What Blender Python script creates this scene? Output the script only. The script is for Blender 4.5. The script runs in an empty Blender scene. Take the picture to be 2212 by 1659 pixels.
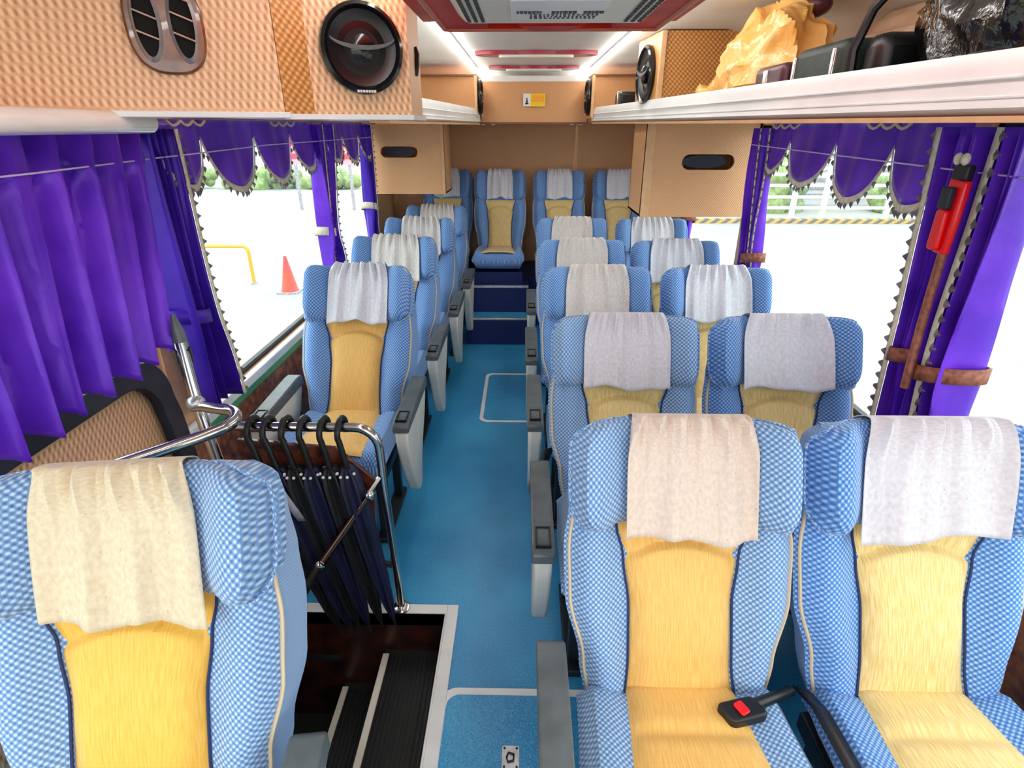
import bpy, bmesh, math, random
from mathutils import Vector, Matrix, Euler
C = bpy.context.collection
S = bpy.context.scene
PI = math.pi
def R(a): return math.radians(a)

# ------------------------------------------------------------------ camera, sky, exposure
cd = bpy.data.cameras.new('camera'); cam = bpy.data.objects.new('camera', cd); C.objects.link(cam)
cam.location = (0, 0, 1.75); cam.rotation_euler = (R(65.5), 0, R(1.13))
cd.sensor_width = 36; cd.lens = 19.81; cd.clip_start = 0.02; cd.clip_end = 300
S.camera = cam
w = bpy.data.worlds.new('sky'); S.world = w; w.use_nodes = True
bg = w.node_tree.nodes['Background']
bg.inputs['Color'].default_value = (0.93, 0.97, 1.0, 1); bg.inputs['Strength'].default_value = 2.3
S.view_settings.view_transform = 'Standard'; S.view_settings.look = 'None'
S.view_settings.exposure = 1.06; S.view_settings.gamma = 1.0
S.view_settings.use_curve_mapping = False
S.cycles.max_bounces = 10; S.cycles.diffuse_bounces = 6; S.cycles.transparent_max_bounces = 16
S.cycles.sample_clamp_indirect = 6.0; S.cycles.caustics_reflective = False; S.cycles.caustics_refractive = False
S.cycles.use_denoising = True

# ------------------------------------------------------------------ materials
def srgb(r, g, b):
    f = lambda c: (c/255/12.92) if c/255 <= .04045 else ((c/255+.055)/1.055)**2.4
    return (f(r), f(g), f(b), 1)
class NT:
    def __init__(s, name):
        s.m = bpy.data.materials.new(name); s.m.use_nodes = True
        s.t = s.m.node_tree; s.b = s.t.nodes['Principled BSDF']
    def n(s, typ, **kw):
        x = s.t.nodes.new(typ)
        for k, v in kw.items(): setattr(x, k, v)
        return x
    def l(s, a, b): s.t.links.new(a, b)
    def val(s, name, v): s.b.inputs[name].default_value = v
    def math(s, op, a, b=None, clamp=False):
        x = s.n('ShaderNodeMath', operation=op, use_clamp=clamp)
        for i, q in enumerate((a, b)):
            if q is None: continue
            if isinstance(q, (int, float)): x.inputs[i].default_value = q
            else: s.l(q, x.inputs[i])
        return x.outputs[0]
    def mix(s, f, a, b):
        x = s.n('ShaderNodeMix', data_type='RGBA')
        for i, q in ((0, f), (6, a), (7, b)):
            if isinstance(q, (int, float, tuple)): x.inputs[i].default_value = q
            else: s.l(q, x.inputs[i])
        return x.outputs[2]
    def coords(s, kind='UV'):
        return s.n('ShaderNodeTexCoord').outputs[kind]
    def noise(s, co, scale, detail=3, stretch=None):
        if stretch:
            mp = s.n('ShaderNodeMapping'); mp.inputs['Scale'].default_value = stretch; s.l(co, mp.inputs[0]); co = mp.outputs[0]
        x = s.n('ShaderNodeTexNoise'); x.inputs['Scale'].default_value = scale; x.inputs['Detail'].default_value = detail
        s.l(co, x.inputs['Vector']); return x.outputs['Fac']
    def ramp(s, f, lo, hi):
        x = s.n('ShaderNodeMapRange'); x.inputs[1].default_value = lo; x.inputs[2].default_value = hi
        s.l(f, x.inputs[0]); return x.outputs[0]
    def bump(s, h, strength=.3, dist=.002):
        x = s.n('ShaderNodeBump'); x.inputs['Strength'].default_value = strength; x.inputs['Distance'].default_value = dist
        s.l(h, x.inputs['Height']); s.l(x.outputs[0], s.b.inputs['Normal'])
def plain(name, col, rough=.5, metal=0, **kw):
    m = NT(name); m.val('Base Color', col); m.val('Roughness', rough); m.val('Metallic', metal)
    for k, v in kw.items(): m.val(k, v)
    return m.m
def mottled(name, c1, c2, scale=8, rough=.5, stretch=None, bump=0, kind='Object', lo=.35, hi=.65, detail=4, **kw):
    m = NT(name); co = m.coords(kind); f = m.noise(co, scale, detail, stretch)
    m.l(m.mix(m.ramp(f, lo, hi), c1, c2), m.b.inputs['Base Color']); m.val('Roughness', rough)
    for k, v in kw.items(): m.val(k, v)
    if bump: m.bump(f, bump)
    return m.m
def fabric_blue(name, base, dot, dark):
    m = NT(name); uv = m.coords(); sp = m.n('ShaderNodeSeparateXYZ'); m.l(uv, sp.inputs[0])
    a = m.math('SINE', m.math('MULTIPLY', sp.outputs[0], 2*PI/.0135)); b = m.math('SINE', m.math('MULTIPLY', sp.outputs[1], 2*PI/.0135))
    p = m.math('MULTIPLY', a, b)
    hi = m.ramp(p, .0, .75); lo = m.ramp(p, -.2, -.8)
    c = m.mix(hi, base, dot); c = m.mix(m.math('MULTIPLY', lo, .85), c, dark)
    wv = m.ramp(m.noise(uv, 260, 2), .3, .7)
    c = m.mix(m.math('MULTIPLY', wv, .25), c, dot)
    m.l(c, m.b.inputs['Base Color']); m.val('Roughness', .75); m.val('Sheen Weight', .3); m.val('Sheen Roughness', .4)
    m.bump(p, .35, .002); return m.m
def wicker(name, light, mid, dark, pu=.019, pv=.046):
    m = NT(name); uv = m.coords(); sp = m.n('ShaderNodeSeparateXYZ'); m.l(uv, sp.inputs[0])
    u = m.math('ADD', sp.outputs[0], m.math('MULTIPLY', sp.outputs[1], .22))
    p = m.math('MULTIPLY', m.math('SINE', m.math('MULTIPLY', u, 2*PI/pu)), m.math('SINE', m.math('MULTIPLY', sp.outputs[1], 2*PI/pv)))
    c = m.mix(m.ramp(p, .05, .6), mid, light); c = m.mix(m.math('MULTIPLY', m.ramp(p, -.25, -.8), .8), c, dark)
    f = m.noise(uv, 90, 2); c = m.mix(m.math('MULTIPLY', m.ramp(f, .4, .7), .2), c, light)
    m.l(c, m.b.inputs['Base Color']); m.val('Roughness', .42); m.bump(p, .35, .002); return m.m
def satin(name, c1, c2, rough=.38):
    m = NT(name); co = m.coords('Object'); f = m.noise(co, 5, 3)
    m.l(m.mix(m.ramp(f, .35, .65), c1, c2), m.b.inputs['Base Color']); m.val('Roughness', rough)
    m.val('Sheen Weight', .35); m.val('Sheen Tint', srgb(170, 130, 255)); m.val('Sheen Roughness', .3)
    m.val('Specular IOR Level', .6); m.val('Specular Tint', srgb(190, 150, 255)); m.bump(m.noise(co, 14, 3), .25, .01); return m.m

M = {}
M['blue'] = fabric_blue('blue_check_fabric', srgb(52, 122, 200), srgb(165, 196, 228), srgb(18, 66, 150))
M['blue_worn'] = fabric_blue('worn_blue_check_fabric', srgb(88, 140, 196), srgb(188, 206, 226), srgb(38, 84, 150))
def yellow(name, a, b):
    m = NT(name); uv = m.coords(); f = m.noise(uv, 60, 4, (5, .35, 1)); g = m.noise(uv, 5, 2)
    c = m.mix(m.ramp(f, .35, .65), a, b); c = m.mix(m.math('MULTIPLY', m.ramp(g, .4, .75), .3), c, b)
    m.l(c, m.b.inputs['Base Color']); m.val('Roughness', .6); m.val('Sheen Weight', .2); m.bump(f, .25, .0015); return m.m
M['yellow'] = yellow('golden_yellow_cloth', srgb(218, 164, 76), srgb(234, 186, 106))
M['ochre'] = yellow('deep_ochre_cloth', srgb(220, 166, 54), srgb(236, 186, 84))
M['straw'] = yellow('straw_yellow_cloth', srgb(214, 176, 96), srgb(238, 210, 150))
def coverm(name, a, b):
    m = NT(name); uv = m.coords(); vo = m.n('ShaderNodeTexVoronoi'); vo.inputs['Scale'].default_value = 45; m.l(uv, vo.inputs['Vector'])
    dots = m.ramp(vo.outputs['Distance'], .12, .06); f = m.noise(uv, 120, 3)
    c = m.mix(m.ramp(f, .3, .7), a, b); c = m.mix(m.math('MULTIPLY', dots, .35), c, srgb(140, 110, 90))
    m.l(c, m.b.inputs['Base Color']); m.val('Roughness', .85); m.val('Sheen Weight', .2); m.bump(f, .3, .001); return m.m
M['cover_white'] = mottled('white_nonwoven', srgb(206, 205, 213), srgb(222, 220, 226), 90, .85, kind='UV', bump=.2)
M['cover_cream'] = coverm('cream_nonwoven', srgb(200, 184, 154), srgb(218, 204, 178))
M['cover_pink'] = coverm('pinkish_nonwoven', srgb(206, 184, 170), srgb(220, 202, 190))
M['cover_grey'] = coverm('greyish_white_nonwoven', srgb(196, 190, 196), srgb(214, 208, 214))
M['cover_ivory'] = mottled('ivory_nonwoven', srgb(208, 200, 194), srgb(222, 216, 212), 90, .85, kind='UV', bump=.2)
M['piping'] = plain('beige_piping', srgb(206, 186, 156), .6)
M['seam'] = plain('navy_seam', srgb(20, 40, 90), .7)
M['cream'] = mottled('cream_plastic', srgb(226, 218, 202), srgb(236, 230, 218), 6, .4)
M['grey'] = mottled('dark_grey_plastic', srgb(78, 84, 86), srgb(92, 98, 100), 20, .38)
M['black'] = plain('black_plastic', srgb(14, 14, 16), .4)
M['rubber'] = mottled('navy_black_rubber', srgb(26, 30, 42), srgb(40, 46, 62), 12, .45)
M['void'] = plain('dark_void', srgb(8, 7, 6), .9)
M['chrome'] = plain('chrome', srgb(205, 200, 196), .16, 1)
M['bronze'] = plain('bronze_tube', srgb(110, 88, 78), .25, 1)
M['steel'] = mottled('brushed_steel', srgb(190, 190, 190), srgb(215, 215, 215), 30, .35, Metallic=.8)
M['darkmetal'] = plain('dark_metal', srgb(50, 54, 62), .45, .6)
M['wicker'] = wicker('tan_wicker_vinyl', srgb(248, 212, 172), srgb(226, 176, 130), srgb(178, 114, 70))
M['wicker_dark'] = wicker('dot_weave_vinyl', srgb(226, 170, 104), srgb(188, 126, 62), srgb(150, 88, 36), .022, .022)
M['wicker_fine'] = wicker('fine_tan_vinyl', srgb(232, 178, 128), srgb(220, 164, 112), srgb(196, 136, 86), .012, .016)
M['wicker_rear'] = wicker('rear_tan_vinyl', srgb(222, 164, 112), srgb(210, 152, 100), srgb(188, 130, 80), .012, .016)
M['tan'] = mottled('plain_tan_vinyl', srgb(214, 166, 118), srgb(224, 178, 132), 20, .5)
M['brown'] = plain('brown_edge', srgb(120, 72, 48), .45)
M['white'] = mottled('white_laminate', srgb(226, 228, 228), srgb(238, 239, 238), 4, .35)
M['white_gloss'] = mottled('pearl_white', srgb(232, 222, 216), srgb(246, 242, 238), 5, .12, stretch=(1, 1, 5), **{'Coat Weight': .6})
M['ceil'] = mottled('ceiling_vinyl', srgb(214, 216, 212), srgb(226, 227, 223), 3, .35)
M['beige'] = plain('beige_plastic', srgb(236, 234, 220), .4)
M['slot'] = plain('dark_slot', srgb(60, 56, 50), .6)
M['redwood'] = mottled('red_lacquered_wood', srgb(172, 12, 8), srgb(214, 32, 18), 9, .4, stretch=(1, 1, 4), **{'Specular IOR Level': .15})
M['wood_dark'] = mottled('dark_well_wood', srgb(26, 10, 9), srgb(62, 26, 20), 18, .3, detail=6)
M['wood'] = mottled('burl_wood', srgb(58, 22, 18), srgb(116, 60, 40), 22, .2, detail=6, **{'Coat Weight': .4})
M['sillwood'] = mottled('sill_burl', srgb(120, 72, 74), srgb(190, 118, 78), 26, .25, detail=6)
M['green'] = mottled('green_stripe', srgb(60, 150, 110), srgb(110, 186, 110), 3, .4)
M['purple'] = satin('purple_satin', srgb(82, 32, 176), srgb(112, 52, 206), .32)
M['indigo'] = satin('indigo_satin', srgb(52, 26, 150), srgb(70, 34, 172))
M['lace'] = mottled('cream_lace', srgb(206, 192, 168), srgb(230, 220, 200), 60, .8)
M['tassel'] = mottled('grey_tassel', srgb(92, 84, 92), srgb(140, 130, 130), 40, .8)
M['wire'] = plain('pale_wire', srgb(206, 190, 226), .4)
M['tie'] = mottled('brown_braid', srgb(110, 56, 42), srgb(160, 92, 66), 60, .6)
def speck():
    m = NT('blue_speckled_vinyl'); co = m.coords('Object')
    a = m.noise(co, 260, 2); b = m.noise(co, 2.2, 3)
    c = m.mix(m.ramp(b, .35, .65), srgb(34, 138, 198), srgb(60, 164, 216))
    c = m.mix(m.math('MULTIPLY', m.ramp(a, .52, .68), .6), c, srgb(120, 190, 220)); c = m.mix(m.math('MULTIPLY', m.ramp(a, .45, .3), .6), c, srgb(8, 76, 130))
    m.l(c, m.b.inputs['Base Color']); m.val('Roughness', .32); m.val('Specular IOR Level', .5); m.bump(a, .08); return m.m
M['floor'] = speck()
M['navy'] = mottled('navy_vinyl', srgb(10, 26, 84), srgb(16, 40, 110), 60, .5)
M['mat'] = mottled('black_rubber_mat', srgb(16, 20, 18), srgb(26, 32, 28), 30, .6)
M['edging'] = mottled('white_edging', srgb(232, 232, 230), srgb(244, 243, 240), 8, .35)
M['red'] = plain('bright_red_plastic', srgb(236, 10, 22), .3)
M['redglow'] = plain('red_button', srgb(230, 20, 24), .3)
M['umb_navy'] = mottled('navy_umbrella_cloth', srgb(12, 14, 40), srgb(22, 26, 66), 14, .6)
M['umb_black'] = mottled('black_umbrella_cloth', srgb(10, 10, 14), srgb(22, 22, 28), 14, .6)
M['pale'] = plain('pale_tip', srgb(225, 222, 222), .4)
M['strapgrey'] = mottled('grey_strap', srgb(120, 116, 128), srgb(170, 166, 176), 20, .6)
def crinkle(name, c1, c2, rough, scale, **kw):
    m = NT(name); co = m.coords('Object'); f = m.noise(co, scale, 5)
    m.l(m.mix(m.ramp(f, .35, .65), c1, c2), m.b.inputs['Base Color']); m.val('Roughness', rough)
    for k, v in kw.items(): m.val(k, v)
    m.bump(f, .9, .02); return m.m
M['bag_yellow'] = crinkle('yellow_plastic_film', srgb(240, 176, 84), srgb(252, 206, 130), .25, 10, **{'Subsurface Weight': .15})
M['bag_black'] = crinkle('black_plastic_film', srgb(8, 8, 10), srgb(18, 17, 18), .14, 9)
M['maroon'] = mottled('maroon_leather', srgb(74, 32, 48), srgb(92, 44, 58), 30, .4)
M['green_case'] = mottled('dark_green_leather', srgb(24, 42, 38), srgb(36, 54, 48), 30, .55)
M['navy_cloth'] = mottled('navy_bag_cloth', srgb(14, 20, 50), srgb(26, 36, 76), 20, .5)
M['sticker_yellow'] = plain('yellow_sticker', srgb(250, 205, 10), .4)
M['sticker_orange'] = plain('orange_sticker_print', srgb(250, 170, 10), .4)
M['ink'] = plain('dark_ink', srgb(60, 60, 62), .5)
M['inkred'] = plain('red_ink', srgb(226, 60, 80), .4)
M['speaker'] = plain('speaker_cone', srgb(12, 12, 14), .3)
M['speaker_rim'] = plain('speaker_rim', srgb(20, 20, 22), .15)
M['silver'] = plain('silver_print', srgb(170, 172, 178), .3, .6)
M['ventwood'] = mottled('vent_wood', srgb(92, 48, 24), srgb(140, 84, 44), 14, .22, **{'Coat Weight': .4})
M['concrete'] = mottled('pale_concrete', srgb(142, 145, 140), srgb(160, 162, 157), .6, .9)
M['fencewhite'] = plain('white_paint', srgb(200, 202, 204), .5)
M['leafy'] = mottled('hedge_leaves', srgb(104, 126, 80), srgb(146, 166, 112), 6, .8)
M['cone'] = plain('orange_red_cone', srgb(226, 60, 40), .5)
M['barrier'] = plain('amber_paint', srgb(214, 150, 30), .4)
m = NT('kerb_stripes'); co = m.coords('Object'); sp = m.n('ShaderNodeSeparateXYZ'); m.l(co, sp.inputs[0])
sv = m.math('SINE', m.math('MULTIPLY', m.math('ADD', sp.outputs[0], m.math('MULTIPLY', sp.outputs[2], -1.5)), 2*PI/.35))
m.l(m.mix(m.ramp(sv, -.1, .1), srgb(190, 150, 80), srgb(104, 98, 90)), m.b.inputs['Base Color']); M['kerb'] = m.m
def glass(name, tint, gloss=.06):
    m = NT(name); m.t.nodes.remove(m.b); out = [x for x in m.t.nodes if x.type == 'OUTPUT_MATERIAL'][0]
    tr = m.n('ShaderNodeBsdfTransparent'); tr.inputs[0].default_value = tint; gl = m.n('ShaderNodeBsdfGlossy'); gl.inputs['Roughness'].default_value = .02
    mx = m.n('ShaderNodeMixShader'); mx.inputs[0].default_value = gloss
    m.l(tr.outputs[0], mx.inputs[1]); m.l(gl.outputs[0], mx.inputs[2]); m.l(mx.outputs[0], out.inputs[0]); return m.m
M['glass'] = glass('window_glass', (.90, .94, .92, 1))
M['glass_smoke'] = glass('smoked_glass', (.42, .46, .46, 1))

# ------------------------------------------------------------------ mesh helpers
class MB:
    def __init__(s): s.v = []; s.f = []; s.uv = []; s.has_uv = False
    def add(s, verts, faces, uv=None):
        o = len(s.v); s.v += [tuple(p) for p in verts]; s.f += [tuple(i+o for i in q) for q in faces]
        if uv: s.has_uv = True
        s.uv += list(uv) if uv else [(p[0]+p[1], p[2]) for p in verts]
        return s
    def box(s, x0, x1, y0, y1, z0, z1):
        v = [(x, y, z) for z in (z0, z1) for y in (y0, y1) for x in (x0, x1)]
        return s.add(v, [(0, 2, 3, 1), (4, 5, 7, 6), (0, 1, 5, 4), (2, 6, 7, 3), (0, 4, 6, 2), (1, 3, 7, 5)])
    def hexa(s, p):   # 4 bottom corners + 4 top corners
        return s.add(p, [(3, 2, 1, 0), (4, 5, 6, 7), (0, 1, 5, 4), (1, 2, 6, 5), (2, 3, 7, 6), (3, 0, 4, 7)])
    def prism(s, poly, fn, d0, d1):
        n = len(poly); v = [fn(a, b, d0) for a, b in poly] + [fn(a, b, d1) for a, b in poly]
        return s.add(v, [tuple(range(n))[::-1], tuple(range(n, 2*n))] + [(i, (i+1) % n, (i+1) % n+n, i+n) for i in range(n)])
    def tube(s, pts, r, seg=10, closed=False):
        P = [Vector(p) for p in pts]; n = len(P); rr = r if isinstance(r, (list, tuple)) else [r]*n
        up = None; rings = []
        for i in range(n):
            a = P[i-1] if (i > 0 or closed) else P[i]; b = P[(i+1) % n] if (i < n-1 or closed) else P[i]
            t = (b-a).normalized()
            if up is None:
                up = Vector((0, 0, 1)) if abs(t.z) < .9 else Vector((1, 0, 0))
            q = (up - t*up.dot(t))
            if q.length < 1e-5: q = t.orthogonal()
            q.normalize(); up = q; k = t.cross(q)
            rings.append([P[i] + (q*math.cos(2*PI*j/seg) + k*math.sin(2*PI*j/seg))*rr[i] for j in range(seg)])
        v = [p for rg in rings for p in rg]; f = []
        for i in range(n if closed else n-1):
            for j in range(seg):
                a = i*seg+j; b = i*seg+(j+1) % seg; c = ((i+1) % n)*seg+(j+1) % seg; d = ((i+1) % n)*seg+j
                f.append((a, b, c, d))
        if not closed: f += [tuple(range(seg))[::-1], tuple(range((n-1)*seg, n*seg))]
        return s.add(v, f)
    def grid(s, fn, nu, nv, uvfn=None, closeu=False, caps=False):
        v = []; uv = []
        nn = nu if closeu else nu+1
        for j in range(nv+1):
            for i in range(nn):
                v.append(fn(i/nu, j/nv)); uv.append(uvfn(i/nu, j/nv) if uvfn else (v[-1][0]+v[-1][1], v[-1][2]))
        f = [(j*nn+i, j*nn+(i+1) % nn, (j+1)*nn+(i+1) % nn, (j+1)*nn+i) for j in range(nv) for i in range(nu)]
        if caps: f += [tuple(range(nn))[::-1], tuple(range(nv*nn, (nv+1)*nn))]
        return s.add(v, f, uv)
    def lathe(s, prof, seg=32, fn=None):
        fn = fn or (lambda r, a, z: (r*math.cos(a), r*math.sin(a), z)); n = len(prof)
        v = [fn(r, 2*PI*j/seg, z) for r, z in prof for j in range(seg)]
        f = [(i*seg+j, i*seg+(j+1) % seg, (i+1)*seg+(j+1) % seg, (i+1)*seg+j) for i in range(n-1) for j in range(seg)]
        f += [tuple(range(seg))[::-1], tuple(range((n-1)*seg, n*seg))]
        return s.add(v, f)
    def sphere(s, c, r, seg=12):
        rr = r if isinstance(r, (tuple, list)) else (r, r, r)
        return s.lathe([(math.sin(PI*i/8) if 0 < i < 8 else .02, -math.cos(PI*i/8)) for i in range(9)], seg,
                       lambda q, a, z: (c[0]+rr[0]*q*math.cos(a), c[1]+rr[1]*q*math.sin(a), c[2]+rr[2]*z))
    def build(s, name, mat, parent=None, world=False, bevel=0, solid=0, sharp=40, subd=0, metric_uv=False):
        off = Vector((0, 0, 0))
        if world and parent:
            q = parent
            while q: off += q.location; q = q.parent
        me = bpy.data.meshes.new(name); me.from_pydata([tuple(Vector(p)-off) for p in s.v], [], s.f); me.validate()
        bm = bmesh.new(); bm.from_mesh(me); bmesh.ops.recalc_face_normals(bm, faces=bm.faces); bm.to_mesh(me); bm.free()
        lay = me.uv_layers.new(name='UVMap').data
        use = s.has_uv and not metric_uv
        for p in me.polygons:
            nx, ny, nz = (abs(c) for c in p.normal)
            for li in p.loop_indices:
                vi = me.loops[li].vertex_index
                if use: lay[li].uv = s.uv[vi]
                else:
                    x, y, z = s.v[vi]
                    if nz >= nx and nz >= ny: lay[li].uv = (x, y)
                    else:
                        h = math.hypot(p.normal.x, p.normal.y) or 1
                        lay[li].uv = ((-p.normal.y*x + p.normal.x*y)/h, z)
        me.shade_smooth(); me.set_sharp_from_angle(angle=R(sharp)); me.materials.append(mat)
        o = bpy.data.objects.new(name, me); C.objects.link(o)
        if parent: o.parent = parent
        if solid:
            q = o.modifiers.new('solid', 'SOLIDIFY'); q.thickness = solid; q.offset = 0
        if bevel:
            q = o.modifiers.new('bevel', 'BEVEL'); q.width = bevel; q.segments = 3; q.limit_method = 'ANGLE'; q.angle_limit = R(40)
        if subd:
            q = o.modifiers.new('sub', 'SUBSURF'); q.levels = subd; q.render_levels = subd
        return o
def tag(o, label, cat, group=None, kind=None):
    o['label'] = label; o['category'] = cat
    if group: o['group'] = group
    if kind: o['kind'] = kind
    return o
def thing(name, label, cat, loc=(0, 0, 0), group=None):
    o = bpy.data.objects.new(name, None); C.objects.link(o); o.location = loc; o.empty_display_size = .1
    return tag(o, label, cat, group)
def struct(o): o['kind'] = 'structure'; return o
def interp(keys, t):
    if t <= keys[0][0]: return keys[0][1]
    for (a, x), (b, y) in zip(keys, keys[1:]):
        if t <= b:
            k = (t-a)/(b-a); k = k*k*(3-2*k); return x+(y-x)*k
    return keys[-1][1]
def smooth(a, b, t):
    k = min(1, max(0, (t-a)/(b-a))); return k*k*(3-2*k)
def arc2(cx, cy, r, a0, a1, n=6): return [(cx+r*math.cos(R(a0+(a1-a0)*i/n)), cy+r*math.sin(R(a0+(a1-a0)*i/n))) for i in range(n+1)]
def rrect(x0, x1, y0, y1, r, n=6):
    return arc2(x1-r, y1-r, r, 0, 90, n)+arc2(x0+r, y1-r, r, 90, 180, n)+arc2(x0+r, y0+r, r, 180, 270, n)+arc2(x1-r, y0+r, r, 270, 360, n)

XL, XR = -1.31, 1.34      # inner faces of the side walls
ZC = 2.17                 # ceiling
YF, YB = -1.3, 5.95       # front and back of the cabin
# ------------------------------------------------------------------ shell
WX0, WX1, WY0, WY1 = XL, -.285, .93, 1.64     # stair well
b = MB(); b.box(WX1, XR+.08, YF, WY1, -.06, 0); b.box(XL-.08, WX1, YF, WY0, -.06, 0); b.box(XL-.08, XR+.08, WY1, YB, -.06, 0)
struct(b.build('floor', M['floor']))
def side_wall(name, x, s, pillars, door=None):
    a, c = (x-.08, x) if s < 0 else (x, x+.08)
    b = MB()
    if door: b.box(a, c, YF, door[0], -.06, .68); b.box(a, c, door[1], YB, -.06, .68)
    else: b.box(a, c, YF, YB, -.06, .68)
    b.box(a, c, YF, YB, 1.76, ZC+.05)
    for y0, y1 in pillars: b.box(a, c, y0, y1, .68, 1.76)
    return struct(b.build(name, M['tan'], metric_uv=True))
side_wall('wall_left', XL, -1, [(YF, -1.1), (.76, .90), (1.88, 2.0), (3.93, 4.0), (5.1, YB)], (.90, 1.88))
side_wall('wall_right', XR, 1, [(YF, -1.1), (.08, .2), (1.80, 1.90), (3.54, 3.61), (4.95, YB)])
def sill(name, x, s, y0, y1):
    t = MB().box(*sorted((x, x-s*.012)), y0, y1, 0.0, .60).build(name, M['sillwood'], bevel=.003); struct(t)
    MB().box(*sorted((x, x-s*.022)), y0, y1, .60, .64).build('green_stripe', M['green'], t)
    MB().box(*sorted((x, x-s*.035)), y0, y1, .64, .685).build('white_ledge', M['edging'], t, bevel=.006)
sill('baseboard_left', XL, -1, 1.89, 5.2); sill('baseboard_right', XR, 1, YF, 5.2)
wn = 0
def window(x, s, y0, y1):
    global wn; wn += 1
    c = x+s*.03
    f = MB()
    for q in ((y0, y1, .68, .705), (y0, y1, 1.735, 1.76), (y0, y0+.02, .68, 1.76), (y1-.02, y1, .68, 1.76)): f.box(c-.012, c+.012, *q)
    t = struct(f.build('window_%d' % wn, M['darkmetal']))
    MB().box(c-.003, c+.003, y0+.02, y1-.02, .705, 1.735).build('pane', M['glass'], t)
for y0, y1 in ((-1.1, .76), (2.0, 3.93), (4.0, 5.1)): window(XL, -1, y0, y1)
for y0, y1 in ((-1.1, .08), (.2, 1.80), (1.90, 3.54), (3.61, 4.95)): window(XR, 1, y0, y1)
b = MB(); b.box(XL-.08, XR+.08, YB, YB+.08, -.06, ZC+.05); struct(b.build('wall_back', M['wicker_fine'], metric_uv=True))  # paler tan than the rear cabinets: light missing here is put into the colour
b = MB(); b.box(XL-.08, XR+.08, YF-.08, YF, -.06, 1.02); struct(b.build('wall_front', M['tan']))
# ceiling: flat middle with coves to the walls
prof = [(XL-.08, 2.03), (-1.15, 2.12), (-.9, 2.17), (.95, 2.17), (1.18, 2.12), (XR+.08, 2.03)]
poly = prof + [(x, z+.05) for x, z in reversed(prof)]
b = MB(); b.prism(poly, lambda a, c, d: (a, d, c), YF-.08, YB+.08); struct(b.build('ceiling', M['ceil']))
em = NT('added_glow'); em.val('Base Color', (1, 1, 1, 1)); em.val('Emission Color', (1, .97, .92, 1)); em.val('Emission Strength', 10.0); M['lit'] = em.m  # emission added to the white ceiling strips to brighten the dark ceiling and rear
for x, q in ((-.375, 'left'), (.515, 'right')):
    t = thing('glow_strip', 'long white ceiling strip along the %s side, made to glow as added light' % q, 'lamp', (x, 2.2, ZC), 'glowing strips added along the ceiling')
    MB().box(x-.014, x+.014, -1.2, 5.9, ZC-.012, ZC).build('strip_base', M['white'], t, world=True)
    MB().tube([(x, -1.19+.177*k, ZC-.022) for k in range(41)], .011, 8).build('added_glow', M['lit'], t, world=True)
# stair well
b = MB(); b.box(WX0, WX1, WY1, WY1+.02, -.7, 0); b.box(WX1, WX1+.02, WY0, WY1+.02, -.7, 0); b.box(WX0, WX1, WY0-.02, WY0, -.7, 0)
struct(b.build('wall_stairwell', M['wood_dark']))
t = MB()
t.box(-.55, WX1, WY0, WY1, -.7, -.2); t.box(-.74, -.55, WY0, WY1, -.7, -.4); t.box(WX0, -.74, WY0, WY1, -.7, -.6)
st = struct(t.build('entrance_steps', M['mat'])); tag(st, 'black rubber entrance steps going down beside the umbrellas', 'steps')
b = MB()
for i in range(14): b.box(-.525+i*.0165, -.518+i*.0165, WY0+.01, WY1-.03, -.2, -.196)
for i in range(9): b.box(-.715+i*.0165, -.708+i*.0165, WY0+.01, WY1-.03, -.4, -.396)
b.build('ribbed_mat', M['black'], st)
for x, z in ((-.55, -.2), (-.74, -.4)):
    MB().box(x-.006, x+.02, WY0, WY1-.02, z-.03, z+.006).build('nosing', M['cream'], st, bevel=.003)
MB().box(-1.25, -.74, WY1-.008, WY1, -.26, -.235).build('riser_trim', M['darkmetal'], st)
b = MB(); b.box(WX1-.005, WX1+.04, WY0, WY1+.045, 0, .008); b.box(WX0, WX1-.005, WY1, WY1+.045, 0, .008); b.box(WX1-.012, WX1-.005, WY0, WY1, -.03, .008)
struct(b.build('trim_2', M['edging'], bevel=.003))
# rear platform steps
b = MB(); b.box(-.49, .05, 4.68, 4.87, 0, .236); b.box(-.49, .05, 4.87, 5.22, 0, .47); b.box(XL, XR, 5.22, YB, 0, .47)
ps = struct(b.build('rear_steps', M['navy'])); tag(ps, 'navy steps at the end of the aisle below the rear bench', 'steps')
b = MB(); b.box(-.49, .05, 4.685, 4.868, .236, .24); b.build('tread', M['floor'], ps)
for y, z in ((4.68, .236), (4.87, .47)): MB().box(-.49, .05, y-.012, y+.02, z-.008, z+.012).build('nosing', M['steel'], ps, bevel=.003)
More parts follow.
